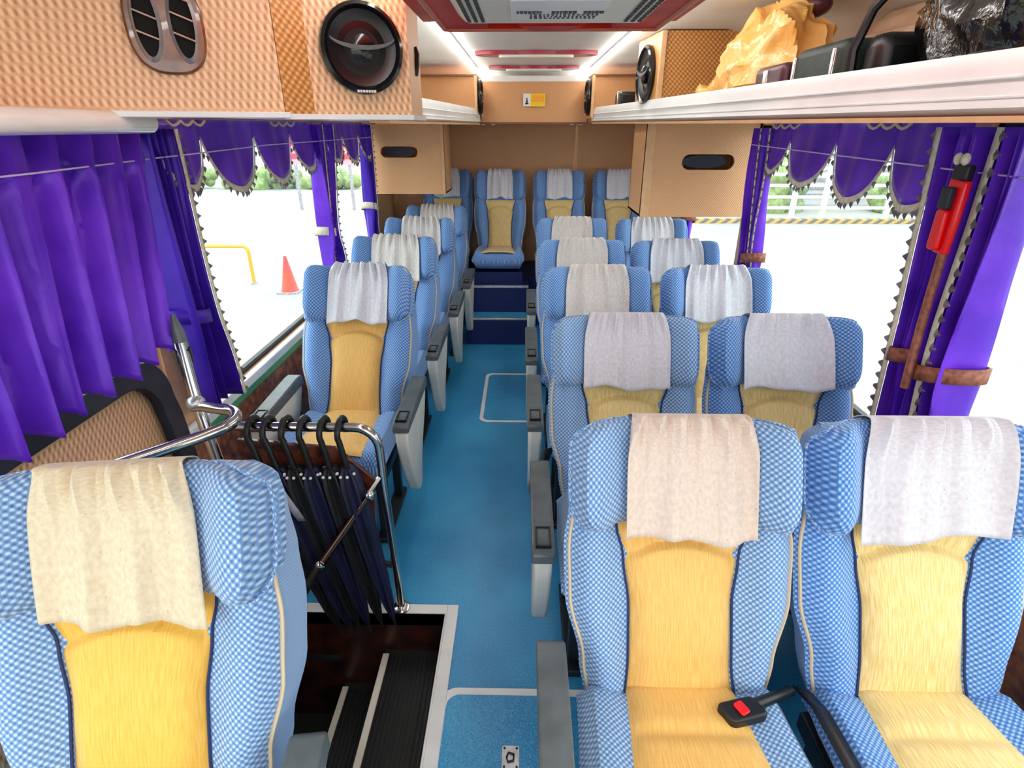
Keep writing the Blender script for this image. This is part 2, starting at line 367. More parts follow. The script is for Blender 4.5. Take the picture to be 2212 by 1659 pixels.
# floor hatches
def hatch(y0, y1, x0, x1, label, latch=None):
    t = thing('floor_hatch', label, 'hatch', ((x0+x1)/2, (y0+y1)/2, 0), 'floor hatches in the aisle')
    MB().prism(rrect(x0, x1, y0, y1, .06), lambda a, c, d: (a, c, d), .0005, .002).build('cover', M['floor'], t, world=True)
    o = rrect(x0, x1, y0, y1, .06, 8); i = rrect(x0+.024, x1-.024, y0+.024, y1-.024, .045, 8); n = len(o)
    b = MB(); v = [(p[0], p[1], .0055) for p in o]+[(p[0], p[1], .0055) for p in i]+[(p[0], p[1], .0005) for p in o]+[(p[0], p[1], .0005) for p in i]
    b.add(v, [q for k in range(n) for q in ((k, (k+1) % n, (k+1) % n+n, k+n), (k, k+2*n, (k+1) % n+2*n, (k+1) % n), (k+n, (k+1) % n+n, (k+1) % n+3*n, k+3*n))])
    b.build('rim', M['edging'], t, world=True)
    if latch:
        x, y = latch
        p = MB().prism(rrect(x-.026, x+.026, y-.036, y+.036, .006), lambda a, c, d: (a, c, d), .002, .006).build('latch_plate', M['steel'], t, world=True)
        k = MB()
        for dx in (-.019, .019):
            for dy in (-.028, .028): k.lathe([(.004, .006), (.003, .0085)], 8, lambda r, a, z, dx=dx, dy=dy: (x+dx+r*math.cos(a), y+dy+r*math.sin(a), z))
        k.build('screws', M['darkmetal'], p, world=True)
        MB().tube([(x-.008, y-.014, .008), (x+.009, y-.010, .010), (x+.010, y+.008, .010), (x-.006, y+.014, .008), (x-.012, y, .008)], .003, 6, closed=True).build('ring_pull', M['darkmetal'], p, world=True)
hatch(.7, 1.32, -.268, .40, 'large blue floor hatch with white rim and steel latch by front armrest', (-.026, 1.088))
hatch(3.23, 4.03, -.28, .12, 'smaller blue floor hatch with white rim half way down the aisle')

# ------------------------------------------------------------------ seats
TY, TZ = .388, .9217                   # up along the back rest
def back_pt(x, s, d):                  # s in metres up the back, d forward
    return (x, -.270 + s*TY - d*TZ, .455 + s*TZ + d*TY)
L = .70
def hw(s): return interp([(0, .222), (.12, .240), (.28, .276), (.40, .280), (.5, .268), (.6, .25), (.66, .235), (.70, .20)], s)
def body_front(u, s):
    a = abs(u); k = .6+.4*smooth(0, .2, s)
    bol = .05*smooth(.42, .74, a)*k - .055*smooth(.80, 1.0, a)
    lum = .018*math.exp(-((s-.2)/.14)**2)*(1-smooth(.3, .6, a))
    return bol+lum
def seat_body():
    nf, nb = 36, 14; b = MB(); n = nf+nb
    rows = [0, .006, .03]+[.03+i*(.63/26) for i in range(1, 27)]+[.675, .69, .698, .70]
    def fn(i, s):
        e = min(1, s/.02) if s < .02 else (1 if s < .64 else max(.0, 1-((s-.64)/.06)**2)**.5)
        mid = -.06; W = hw(s)*(.88+.12*e if s < .1 else 1)
        if i < nf: u = -1+2*i/nf; d = body_front(u, s); x = u*W
        else:
            q = (i-nf)/nb; u = 1-2*q; x = u*W; d = -.155+.03*abs(u)**3
        return back_pt(x, s, mid+(d-mid)*(e*.92+.08))
    v = []; uv = []
    for s in rows:
        for i in range(n):
            v.append(fn(i, s)); uv.append(((i/nf*2-1)*hw(s)*1.06 if i < nf else v[-1][0]+1, s))
    f = [(j*n+i, j*n+(i+1) % n, (j+1)*n+(i+1) % n, (j+1)*n+i) for j in range(len(rows)-1) for i in range(n)]
    f += [tuple(range(n))[::-1], tuple(range((len(rows)-1)*n, len(rows)*n))]
    return b.add(v, f, uv)
def pc(s): return interp([(0, .132), (.13, .122), (.26, .122), (.38, .136), (.46, .156), (.54, .165)], s)
def arch(x, s): return .418-.055*(x/.15)**2
def panel():
    def fn(i, j):
        s = .012+j*.5; x = (i*2-1)*pc(s); u = x/hw(s); d = body_front(u, s)+.004
        edge = 1-abs(i*2-1)**6
        a = arch(x, s)
        puff = .020*smooth(0, .05, s)*(1-smooth(a-.018, a+.002, s))*edge
        up = .012*smooth(a+.003, a+.03, s)*edge
        return back_pt(x, s, d+puff+up-.006*(1-edge))
    return MB().grid(fn, 28, 70, lambda i, j: ((i-.5)*.27, j*.5))
def seam(side):
    pts = []
    for j in range(26):
        s = .01+j*.0205; x = side*(pc(s)+.002); pts.append(back_pt(x, s, body_front(x/hw(s), s)+.004))
    return pts
def piping():
    pts = []
    for k in range(30):
        s = .02+k*.0222; x = -.955*hw(s); pts.append(back_pt(x, s, body_front(-.955, s)+.003))
    top = [back_pt(-.18+.036*i, .683-.004*abs(i-5)**.5, -.03) for i in range(11)]
    return pts + top + [(-p[0], p[1], p[2]) for p in reversed(pts)]
PW = .268
def pad_w(c): return PW*max(0, 1-abs(c)**4.5)**(1/4.5)
def pad_f(x):
    a = abs(x)/PW
    return .040+.078*smooth(.48, .82, a)-.05*smooth(.88, 1.0, a)
def tq(c): return max(0, 1-abs(c)**6)**.5
PS, PH = .588, .126      # pad centre and half height along the back
def head_pad():
    nf, nb = 36, 12; n = nf+nb; cs = [-1+1e-4]+[-math.cos(PI*k/30) for k in range(1, 30)]+[1-1e-4]
    v = []; uv = []
    for c in cs:
        W = max(.02, pad_w(c)); t = tq(c)*.96+.04
        for i in range(n):
            if i < nf: u = -1+2*i/nf; x = u*W; d = pad_f(x)-.045*smooth(.86, 1, abs(u))
            else: u = 1-2*(i-nf)/nb; x = u*W; d = -.045
            droop = -.035*smooth(.5, .9, abs(x)/PW)*(c < 0)*abs(c)
            v.append(back_pt(x, PS+c*PH+droop, .005+(d-.005)*t)); uv.append((x*1.1, c*PH))
    f = [(j*n+i, j*n+(i+1) % n, (j+1)*n+(i+1) % n, (j+1)*n+i) for j in range(len(cs)-1) for i in range(n)]
    f += [tuple(range(n))[::-1], tuple(range((len(cs)-1)*n, len(cs)*n))]
    return MB().add(v, f, uv)
def pad_rim():
    pts = []
    for k in range(56):
        a = 2*PI*k/56; c = math.sin(a); c = max(-.985, min(.985, math.copysign(abs(c)**.6, c))); x = math.copysign(max(.02, pad_w(c)), math.cos(a))
        if abs(math.cos(a)) < .25: x = math.cos(a)/.25*max(.02, pad_w(.985))
        droop = -.035*smooth(.5, .9, abs(x)/PW)*(c < 0)*abs(c)
        t = tq(c)*.96+.04
        pts.append(back_pt(x*1.004, PS+c*PH+droop, .005+(pad_f(x)-.045-.005)*t))
    return pts
def cloth(seed, wt, wb, skew, drop, shift):
    r = random.Random(seed); ph = [r.uniform(0, 6.28) for _ in range(8)]; fq = [r.uniform(5.5, 7.5), r.uniform(9, 12), r.uniform(2, 3.5), r.uniform(15, 19)]
    def fn(i, j):
        a = i*2-1
        if j < .22:                         # behind the pad
            c = .45+.55*math.sin(j/.22*PI/2); w_ = wt; x = shift+a*w_
            return back_pt(x, PS+c*PH+.008*smooth(.7, 1, c), .005+(-.045-.005-.012)*max(.16, tq(c)))
        t = (j-.22)/.78
        c = math.cos(t*PI*.60) if t < .6 else math.cos(PI*.36)-(t-.6)/.4*(1.0+math.cos(PI*.36))
        w_ = wt+(wb-wt)*smooth(.0, .75, t)
        x = shift+a*w_+skew*t*t*.5
        k = tq(c) if c > 0 else 1
        fold = smooth(.03, .14, t)*(.12+.88*(1-smooth(.22, .75, t)))
        aa = a*(1-.22*t)+.10*math.sin(2.2*a+ph[6])*t
        rip = .5+.5*math.sin(fq[0]*PI*aa+ph[0]); rip = .0085*rip**1.6+.0045*(.5+.5*math.sin(fq[1]*PI*aa+ph[1]))*(1-t)+.0012*math.sin(fq[3]*PI*a+ph[3])
        big = .5+.5*math.sin(fq[2]*PI*a+ph[2]+.8*t); big = .016*big**2*smooth(.3, 1, t)
        d = max(pad_f(min(abs(x+e), PW*.72)*.9) for e in (-.012, 0, .012))
        s = PS+c*PH+.010*smooth(.5, 1, c)-t*t*(drop+skew*.35*a+.008*math.sin(3.3*a+ph[4])+.004*math.sin(7*a+ph[5]))
        return back_pt(x, s, .005+(d-.005)*max(k, .16)+.013+rip*fold*2.8+big+.012*smooth(.6, 1, t)*(1-a*a))
    return MB().grid(fn, 64, 48, lambda i, j: ((i-.5)*.3, j*.42))
def cushion():
    n = 40; ys = [0, .012, .04]+[.04+k*.40/16 for k in range(1, 17)]+[.465, .485, .495]
    v = []; uv = []
    for y in ys:
        e = 1
        if y < .04: e = .6+.4*(y/.04)**.5
        if y > .44: e = max(.1, 1-((y-.44)/.056)**2)**.5
        W = .245+.012*smooth(0, .3, y)
        for i in range(n):
            if i < 28:
                u = -1+2*i/27; z = .065+.022*smooth(.5, .78, abs(u))-.06*smooth(.84, 1, abs(u)); x = u*W
            else:
                u = 1-2*(i-27)/13; z = -.06; x = u*W*.98
            v.append((x, -.245-y, .445+.035*y/.5+z*e)); uv.append((x, y))
    f = [(j*n+i, j*n+(i+1) % n, (j+1)*n+(i+1) % n, (j+1)*n+i) for j in range(len(ys)-1) for i in range(n)]
    f += [tuple(range(n))[::-1], tuple(range((len(ys)-1)*n, len(ys)*n))]
    return MB().add(v, f, uv)
def cush_panel():
    def fn(i, j):
        y = .005+j*.465; c = .128+.035*j; x = (i*2-1)*c; u = x/.252
        e = 1
        if y > .44: e = max(.1, 1-((y-.44)/.056)**2)**.5
        z = .065+.022*smooth(.5, .78, abs(u))
        ed = 1-abs(i*2-1)**6
        puff = .016*ed*min(1, abs(y-.14)/.03)**.5*smooth(0, .03, y)
        return (x, -.245-y, .445+.035*y/.5+z*e+.004+puff-.004*(1-ed))
    return MB().grid(fn, 22, 50, lambda i, j: ((i-.5)*.28, j*.465))
def arm_body(side):
    x0 = side*.283; x1 = side*.338
    pts = [(-.70, .575), (-.705, .53)]+[(-.69, .47), (-.65, .37), (-.60, .27), (-.555, .20)]+arc2(-.50, .205, .05, 200, 330, 6)+[(-.43, .27), (-.37, .36), (-.28, .46), (-.23, .55), (-.225, .585), (-.5, .59)]
    return MB().prism(pts, lambda a, c, d: (d, a, c), x0, x1)
def arm_pad(side):
    x0, x1 = sorted((side*.276, side*.346))
    b = MB(); b.prism([(-.715, .572), (-.715, .602), (-.70, .616), (-.64, .622), (-.28, .634), (-.23, .630), (-.215, .615), (-.215, .575)], lambda a, c, d: (d, a, c), x0, x1)
    return b
def tray(side):
    x0, x1 = sorted((side*.288, side*.334)); b = MB()
    q = (.006, -.69, -.62)
    for s in ((x0, x0+.005, -.695, -.605), (x1-.005, x1, -.695, -.605), (x0, x1, -.695, -.69), (x0, x1, -.61, -.605)): b.box(*s, .612, .627)
    return b
PROTO = {}
def mesh_of(key, mk, mat, **kw):
    if key not in PROTO:
        o = mk().build(key[0], mat, **kw); C.objects.unlink(o); PROTO[key] = o
    return PROTO[key]
def put(key, mk, mat, name, parent, label=None, **kw):
    p = mesh_of(key, mk, mat, **kw); o = p.copy(); o.name = name; o.parent = parent; C.objects.link(o)
    if label: o['label'] = label
    return o
sd = 0
def seat(label, group, x, y, z=0, arms=(), blue='blue', yel='yellow', cov='cover_white', cl=(.125, .148, 0, .012, 0), sx=1, sz=1, bench=False, rz=0, rec=0):
    global sd; sd += 1
    t = thing('bus_seat', label, 'seat', (x, y, z), group); t.scale = (sx, 1, sz); t.rotation_euler = (0, 0, R(rz))
    bo = put(('backrest', blue), seat_body, M[blue], 'backrest', t)
    put(('piping', 0), lambda: MB().tube(piping(), .0045, 6), M['piping'], 'piping', bo)
    pn = put(('back_panel', yel), panel, M[yel], 'back_panel', t, 'yellow centre panel')
    for s in (-1, 1): put(('seam', s), lambda: MB().tube(seam(s), .003, 6), M['seam'], 'seam', pn)
    h = put(('headrest', blue), head_pad, M[blue], 'headrest', t)
    put(('headrest_piping', 0), lambda: MB().tube(pad_rim(), .004, 6, closed=True), M['blue_worn'], 'headrest_piping', h)
    o = cloth(sd, *cl).build('headrest_cover', M[cov], t, solid=.0015); o['label'] = 'gathered pale cloth cover'
    c = put(('cushion', blue), cushion, M[blue], 'cushion', t)
    cp = put(('cushion_panel', yel), cush_panel, M[yel], 'cushion_panel', c)
    if not bench:
        def base():
            b = MB(); b.box(-.22, .22, -.66, -.22, .33, .385)
            for s in (-1, 1):
                b.box(s*.19-.02, s*.19+.02, -.60, -.56, .03, .33); b.box(s*.19-.02, s*.19+.02, -.30, -.26, .03, .33); b.box(s*.19-.03, s*.19+.03, -.64, -.22, 0, .03)
            return b
        sb = put(('seat_base', 0), base, M['darkmetal'], 'seat_base', t, bevel=.006)
        if z < 0: sb.location.z = -z; sb.scale.z = (.385+z)/.385
    else:
        put(('seat_plinth', 0), lambda: MB().box(-.24, .24, -.70, -.12, .2955, .39), M['navy'], 'seat_plinth', t)
    for s in arms:
        a = put(('armrest', s), lambda: arm_body(s), M['cream'], 'armrest', t, 'cream plastic armrest', bevel=.012)
        put(('arm_pad', s), lambda: arm_pad(s), M['grey'], 'arm_pad', a, 'dark grey arm pad', bevel=.007)
        put(('ashtray', s), lambda: tray(s), M['black'], 'ashtray', a)
        if rec: a.location = (0, .09, .03)
    if rec:                                     # seats leaning further back
        pv = Vector((0, -.27, .455)); e = Euler((R(-rec), 0, 0)); k = 1.11
        for q in (bo, pn, h, o):
            q.rotation_euler = e; q.scale = (1, k, k); q.location = pv-e.to_matrix() @ (pv*k)
    return t
GL, GA, GW, GR = 'single seats along the left wall', 'aisle seats on the right', 'window seats on the right', 'rear bench seats'
SP = .80
seat('front left single seat with a cream spotted headrest cover before the entrance', GL, -.745, .89, .055, (-1, 1), 'blue_worn', 'ochre', 'cover_cream', (.125, .142, .05, .03, -.01), rz=7)
seat('left single seat just behind the umbrella rail, wrinkled white headrest cover', GL, -.822, 2.690, -.03, (-1, 1), 'blue', 'yellow', 'cover_white', (.125, .15, .0, .02, .01), rec=8)
seat('left single seat second behind the umbrella rail', GL, -.812, 3.505, -.03, (-1, 1), 'blue', 'yellow', 'cover_ivory', (.13, .155, .03, .01, .01), rec=8)
seat('left single seat third behind the umbrella rail', GL, -.785, 4.295, -.03, (-1, 1), 'blue', 'yellow', 'cover_ivory', (.13, .15, .03, .015, .01), rec=8)
seat('rearmost left single seat, right before the rear bench', GL, -.765, 5.03, -.03, (1,), 'blue', 'yellow', 'cover_ivory', (.13, .15, .02, .01, .01), rec=8)
seat('right front aisle seat with a pinkish spotted headrest cover', GA, .385, 1.205, 0, (-1,), 'blue_worn', 'yellow', 'cover_pink', (.135, .150, 0, .03, .01))
seat('right front window seat with a greyish white headrest cover', GW, .940, 1.205, 0, (1,), 'blue', 'straw', 'cover_grey', (.150, .165, -.03, .02, .02))
for k, (nm, xa, xw, ya, yw) in enumerate([('second', .378, .952, 2.01, 2.01), ('third', .368, .950, 2.805, 2.80), ('fourth', .362, .925, 3.54, 3.52), ('fifth', .372, .965, 4.44, 4.42)]):
    seat('aisle seat in the %s row on the right, %s headrest cover' % (nm, ('greyish', 'ivory', 'dull ivory', 'pale')[k]), GA, xa, ya, 0, (-1,), 'blue_worn' if k == 0 else 'blue', 'straw', 'cover_grey' if k == 0 else 'cover_ivory', (.13, .155, -.02*k/3, .016, 0))
    seat('window seat in the %s row on the right' % nm, GW, xw, yw, 0, (1,), 'blue', 'straw', 'cover_white', (.135, .16, .0, .016, 0.0))
for x, lb in ((-.735, 'leftmost visible rear bench seat, half hidden by the hanging tan cabinet'), (-.222, 'rear bench seat facing straight down the aisle above the steps'), (.335, 'rear bench seat just right of the aisle'), (.895, 'rightmost rear bench seat beside the right hanging cabinet')):
    seat(lb, GR, x, 5.80 if x < -.5 else 5.68, .145, (), 'blue', 'straw', 'cover_white', (.115, .135, 0, .0, 0), sx=.90, sz=1.1, bench=True)  # paler straw panels put the light missing at the rear into the cloth colour

# seat belts
t = thing('seat_belt_buckle', 'black belt buckle with red button between front right seats', 'seat belt', (.505, .865, .54)); t.rotation_euler = (0, 0, R(-62))
MB().prism(rrect(-.027, .027, -.045, .045, .014), lambda a, c, d: (a+.25*c, c, d), -.012, .016).build('buckle_body', M['black'], t, bevel=.006)
MB().prism(rrect(-.016, .016, -.012, .012, .006), lambda a, c, d: (a, c-.005, d), .016, .022).build('release_button', M['redglow'], t, bevel=.002)
MB().tube([(0, .04, .002), (.005, .08, .002), (.005, .12, -.008), (0, .17, -.03)], [.014, .013, .012, .012], 10).build('buckle_stalk', M['black'], t, bevel=0)
t = MB(); 
def belt(pts, wv, th=.003):
    b = MB(); P = [Vector(p) for p in pts]; n = len(P); v = []
    for p, q in zip(P, wv): q = Vector(q); v += [p-q, p+q]
    b.add(v, [(2*i, 2*i+1, 2*i+3, 2*i+2) for i in range(n-1)]); return b
tag(belt([(.688, .96, .50), (.69, .88, .535), (.69, .76, .545), (.695, .64, .545), (.70, .50, .54)], [(.022, 0, -.008)]*5).build('seat_belt_strap', M['black'], solid=.003), 'black belt strap lying in the gap between the front right seats', 'seat belt')
t = thing('seat_belt_tongue', 'black belt end hanging over the aisle armrest in the second row', 'seat belt', (.05, 1.77, .56))
belt([(.055, .13, .05), (.035, .10, .0), (.015, .05, -.05)], [(.02, .01, 0)]*3).build('webbing', M['black'], t, solid=.004)
MB().box(-.022, .022, .03, .055, -.10, -.045).build('tongue', M['grey'], t, bevel=.006)

# ------------------------------------------------------------------ luggage racks
def rack(name, label, near, far, xw, zb, y0, s):
    (xn, yn), (xf, yf) = near, far
    t = thing(name, label, 'luggage rack', (xn, yn, 1.78))
    prof = [(-.006, .0), (.0, .03), (-.002, .06), (.010, .088), (.022, .09), (.03, .086), (.03, .035), (.06, .02), (.06, -.012), (.02, -.014)]
    b = MB(); n = len(prof); v = []
    for (x, y, z) in ((xn, yn, zb[0]), (xf, yf, zb[1])): v += [(x+s*a, y, z+c) for a, c in prof]
    b.add(v, [tuple(range(n))[::-1], tuple(range(n, 2*n))]+[(i, (i+1) % n, (i+1) % n+n, i+n) for i in range(n)])
    b.build('rack_lip', M['white'], t, world=True)
    b = MB(); q = [(xn+s*.05, yn, zb[0]), (xw, yn, zb[0]), (xw, yf, zb[1]), (xf+s*.05, yf, zb[1])]
    if s < 0: q = q[::-1]
    b.hexa([(x, y, z) for x, y, z in q]+[(x, y, z+.018) for x, y, z in q]); b.build('rack_shelf', M['white'], t, world=True)
    for k, dz in enumerate((.016, .045)):
        MB().tube([(xn-s*.003, yn, zb[0]+dz), (xf-s*.003, yf, zb[1]+dz)], .0028, 6).build('lip_groove', M['white'], t, world=True)
    MB().hexa([(xn, yn, zb[0]-.022), (xn+s*.08, yn, zb[0]-.022), (xf+s*.08, yf, zb[1]-.022), (xf, yf, zb[1]-.022), (xn, yn, zb[0]-.012), (xn+s*.08, yn, zb[0]-.012), (xf+s*.08, yf, zb[1]-.012), (xf, yf, zb[1]-.012)]).build('tan_edging', M['tan'], t, world=True)
    return t
rack('luggage_rack', 'long white luggage rack on the right holding the bags', (.862, .10), (.511, 4.72), XR, (1.775, 1.795), 0, 1)
rack('luggage_rack', 'white luggage rack on the left behind the large speaker', (-.502, 2.32), (-.345, 4.85), XL, (1.785, 1.79), 0, -1)
# tan lining of the right rack
b = MB(); b.box(XR-.02, XR-.005, .1, 3.1, 1.80, 2.02); tag(b.build('rack_back_panel', M['wicker_fine'], metric_uv=True), 'tan lining panel on the wall behind the bags', 'panel')

# left front cabinet over the entrance, with vents
A0, B0, C0, D0 = (XL, 1.44), (-.672, 1.745), (-.607, 1.805), (-.347, 1.93)
Z0, Z1 = 1.785, 2.165
t = thing('overhead_cabinet', 'tan wicker overhead cabinet with twin air vents at left front', 'cabinet', (-.99, 1.6, Z0))
b = MB(); b.hexa([(A0[0], A0[1], Z0), (B0[0], B0[1], Z0), (B0[0]-.02, 1.99, Z0), (A0[0], 1.99, Z0), (A0[0], A0[1], 2.06), (B0[0], B0[1], Z1), (B0[0]-.02, 1.99, Z1), (A0[0], 1.99, 2.06)])
b.build('cabinet_body', M['wicker'], t, world=True, metric_uv=True)
fd = Vector((B0[0]-A0[0], B0[1]-A0[1], 0)).normalized(); fn_ = Vector((fd.y, -fd.x, 0))
def onface(o, d, nrm): return lambda a, c, e: (o[0]+d.x*a+nrm.x*e, o[1]+d.y*a+nrm.y*e, c)
F1 = onface(A0, fd, fn_)
MB().prism([(0, Z0-.012), (.72, Z0-.012), (.72, Z0+.004), (0, Z0+.004)], F1, -.01, .012).build('bottom_trim', M['white'], t, world=True, bevel=.003)
vp = thing('air_vent', 'glossy wooden plate with two oval air vents on the tan cabinet', 'vent', F1(.44, 1.96, 0))
def oval(cx, cz, rx, rz, n=36, p=1.0): return [(cx+math.copysign(abs(math.cos(2*PI*k/n))**p, math.cos(2*PI*k/n))*rx, cz+math.copysign(abs(math.sin(2*PI*k/n))**p, math.sin(2*PI*k/n))*rz) for k in range(n)]
VX = .455
MB().prism(oval(VX, 1.98, .088, .108, p=.75), F1, .0, .014).build('vent_plate', M['ventwood'], vp, world=True, bevel=.006)
for dx in (-.040, .040):
    n = 32; o = oval(VX+dx, 1.985, .033, .088, n); i = oval(VX+dx, 1.985, .025, .076, n)
    v = [F1(a, c, .014) for a, c in o]+[F1(a, c, .026) for a, c in i]+[F1(a, c, .012) for a, c in i]
    k_ = MB().add(v, [q for k in range(n) for q in ((k, (k+1) % n, (k+1) % n+n, k+n), (k+n, (k+1) % n+n, (k+1) % n+2*n, k+2*n))]).build('vent_ring', M['silver'], vp, world=True)
    MB().prism(i, F1, .013, .0145).build('vent_opening', M['void'], k_, world=True)
    b = MB()
    for q in (-.034, .01, .05): b.prism([(VX+dx-.024, 1.985+q+.012), (VX+dx+.024, 1.985+q-.006), (VX+dx+.024, 1.985+q-.002), (VX+dx-.024, 1.985+q+.016)], F1, .014, .024)
    b.build('vent_slats', M['bronze'], k_, world=True)
# speaker pods
def speaker(label, o, d, nrm, cz, r, ca, group='loudspeakers on the overhead pods'):
    P = onface(o, d, nrm); base = P(ca, cz, 0)
    t = thing('loudspeaker', label, 'speaker', base, group)
    L_ = lambda rr, a, e: P(ca+rr*math.cos(a), cz+rr*math.sin(a), e)
    MB().lathe([(r*.80, .004), (r*.98, .004), (r*1.0, .012), (r*.98, .024), (r*.90, .030), (r*.84, .022), (r*.80, .006)], 48, L_).build('speaker_rim', M['speaker_rim'], t, world=True)
    MB().lathe([(.001, .010), (r*.2, .010), (r*.55, .004), (r*.82, .018), (r*.83, .004)], 40, L_).build('speaker_cone', M['speaker'], t, world=True)
    MB().lathe([(r*.30, .008), (r*.30, .024), (r*.2, .03), (r*.04, .032), (.001, .031)], 28, L_).build('dust_cap', M['speaker_rim'], t, world=True)
    b = MB(); b.prism([(ca+r*.82*math.cos(R(a)), cz+r*.82*math.sin(R(a))*.42+r*.30) for a in range(200, 341, 10)]+[(ca+r*.82*math.cos(R(a)), cz+r*.82*math.sin(R(a))*.30+r*.30) for a in range(340, 199, -10)], P, .026, .034)
    b.build('speaker_bridge', M['grey'], t, world=True)
    b = MB()
    for k in range(7): b.prism([(ca-.028+k*.008, cz-r*.955), (ca-.022+k*.008, cz-r*.955), (ca-.022+k*.008, cz-r*.90), (ca-.028+k*.008, cz-r*.90)], P, .026, .031)
    b.build('maker_mark', M['pale'], t, world=True)
    return t
t = thing('speaker_pod', 'big tan speaker pod at the left front, facing the camera', 'speaker pod', (-.48, 1.95, Z0), 'tan speaker pods')
pl = [B0, C0, D0, (-.355, 2.16), (-.65, 2.3), (-.74, 2.0)]
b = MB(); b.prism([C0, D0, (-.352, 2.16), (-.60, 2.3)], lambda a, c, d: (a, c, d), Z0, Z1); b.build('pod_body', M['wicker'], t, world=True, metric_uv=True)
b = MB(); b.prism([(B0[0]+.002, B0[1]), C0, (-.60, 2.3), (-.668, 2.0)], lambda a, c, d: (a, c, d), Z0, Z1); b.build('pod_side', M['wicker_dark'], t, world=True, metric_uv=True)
MB().prism([(B0[0], B0[1]-.006), (C0[0], C0[1]-.006), (D0[0]+.006, D0[1]-.006), (D0[0]+.006, 2.16), (-.6, 2.16)], lambda a, c, d: (a, c, d), Z0-.014, Z0).build('bottom_trim', M['white'], t, world=True)
MB().tube([(-.350, 2.05, 1.90), (-.343, 2.05, 1.93), (-.343, 2.06, 1.96), (-.350, 2.06, 1.98)], .008, 8).build('pod_handle', M['black'], t, world=True)
dd = Vector((D0[0]-C0[0], D0[1]-C0[1], 0)).normalized(); dn = Vector((dd.y, -dd.x, 0))
speaker('large black loudspeaker on the left front pod', C0, dd, dn, 1.955, .118, .150)
# right pod
t = thing('speaker_pod', 'tan speaker pod on the right rack behind the yellow bag', 'speaker pod', (.8, 3.15, 1.81), 'tan speaker pods')
RP = [(.650, 3.12), (.615, 3.52), (1.2, 3.6), (1.2, 3.12)]
MB().prism(RP, lambda a, c, d: (a, c, d), 1.812, 2.165).build('pod_body', M['wicker_dark'], t, world=True, metric_uv=True)
MB().box(.645, .672, 3.105, 3.13, 1.812, 2.165).build('pod_edge', M['tan'], t, world=True, bevel=.004)
rd = Vector((.615-.650, .40, 0)).normalized(); rn = Vector((-rd.y, rd.x, 0))
speaker('black loudspeaker seen edge-on on the right pod', (.650, 3.12), rd, rn, 1.995, .135, .19)
# rear pods
for s, x, lb in ((-1, -.352, 'small tan speaker pod at the rear end of the left rack'), (1, .496, 'small tan speaker pod at the rear end of the right rack')):
    t = thing('speaker_pod', lb, 'speaker pod', (x+s*.2, 4.75, 1.81), 'tan speaker pods')
    MB().prism([(x, 4.66), (x, 4.98), (x+s*.42, 4.98), (x+s*.42, 4.72)], lambda a, c, d: (a, c, d), 1.812, 2.09).build('pod_body', M['wicker_rear'], t, world=True, metric_uv=True)
    MB().box(*sorted((x-s*.004, x+s*.018)), 4.645, 4.67, 1.812, 2.092).build('pod_edge', M['tan'], t, world=True, bevel=.003)
    MB().box(*sorted((x, x+s*.42)), 4.65, 4.98, 2.09, 2.10).build('pod_top', M['brown'], t, world=True)
    speaker('small black loudspeaker on the %s rear pod' % ('left' if s < 0 else 'right'), (x, 4.98 if s > 0 else 4.66), Vector((0, -1 if s > 0 else 1, 0)), Vector((-s, 0, 0)), 1.955, .125, .165)
# rear centre cabinet
t = thing('rear_cabinet', 'tan cabinet above the rear bench between the small speakers', 'cabinet', (.07, 5.0, 1.785))
MB().hexa([(-.345, 5.0, 1.785), (.50, 5.0, 1.785), (.50, YB, 1.785), (-.345, YB, 1.785), (-.345, 5.02, 2.075), (.50, 5.02, 2.075), (.50, YB, 2.075), (-.345, YB, 2.075)]).build('cabinet_body', M['wicker_rear'], t, world=True, metric_uv=True)
MB().box(-.36, .515, 4.985, 5.03, 1.772, 1.786).build('bottom_trim', M['brown'], t, world=True)
for x in (-.33, -.25, .38, .45): MB().box(x-.018, x+.018, 4.975, 4.99, 1.76, 1.775).build('hinge', M['bronze'], t, world=True, bevel=.003)
MB().box(-.345, .50, 5.03, YB, 2.075, 2.12).build('top_ledge', M['white'], t, world=True, bevel=.006)
for s, x0, x1 in ((-1, -1.3, -.36), (1, .515, 1.33)):
    o = MB().box(x0, x1, 5.05, YB-.002, 1.785, 2.0).build('corner_cabinet', M['wicker_rear'], metric_uv=True); tag(o, 'tan corner cabinet on the rear wall at the %s end of the rack' % ('left' if s < 0 else 'right'), 'cabinet', 'rear corner cabinets')
t = thing('notice_sticker', 'yellow and white notice sticker on the rear tan cabinet', 'sticker', (.08, 4.998, 1.945))
MB().box(-.09, -.032, -.004, .004, -.044, .046).build('white_half', M['edging'], t)
MB().box(-.032, .086, -.004, .004, -.046, .046).build('yellow_half', M['sticker_yellow'], t)
MB().box(-.022, .076, -.0055, -.0035, -.012, .034).build('orange_print', M['sticker_orange'], t)
b = MB(); b.box(-.068, -.054, -.0055, -.0035, -.026, .004); b.box(-.075, -.047, -.0055, -.0035, -.03, -.02); b.box(-.066, -.056, -.0055, -.0035, .006, .016); b.build('symbol', M['ink'], t)
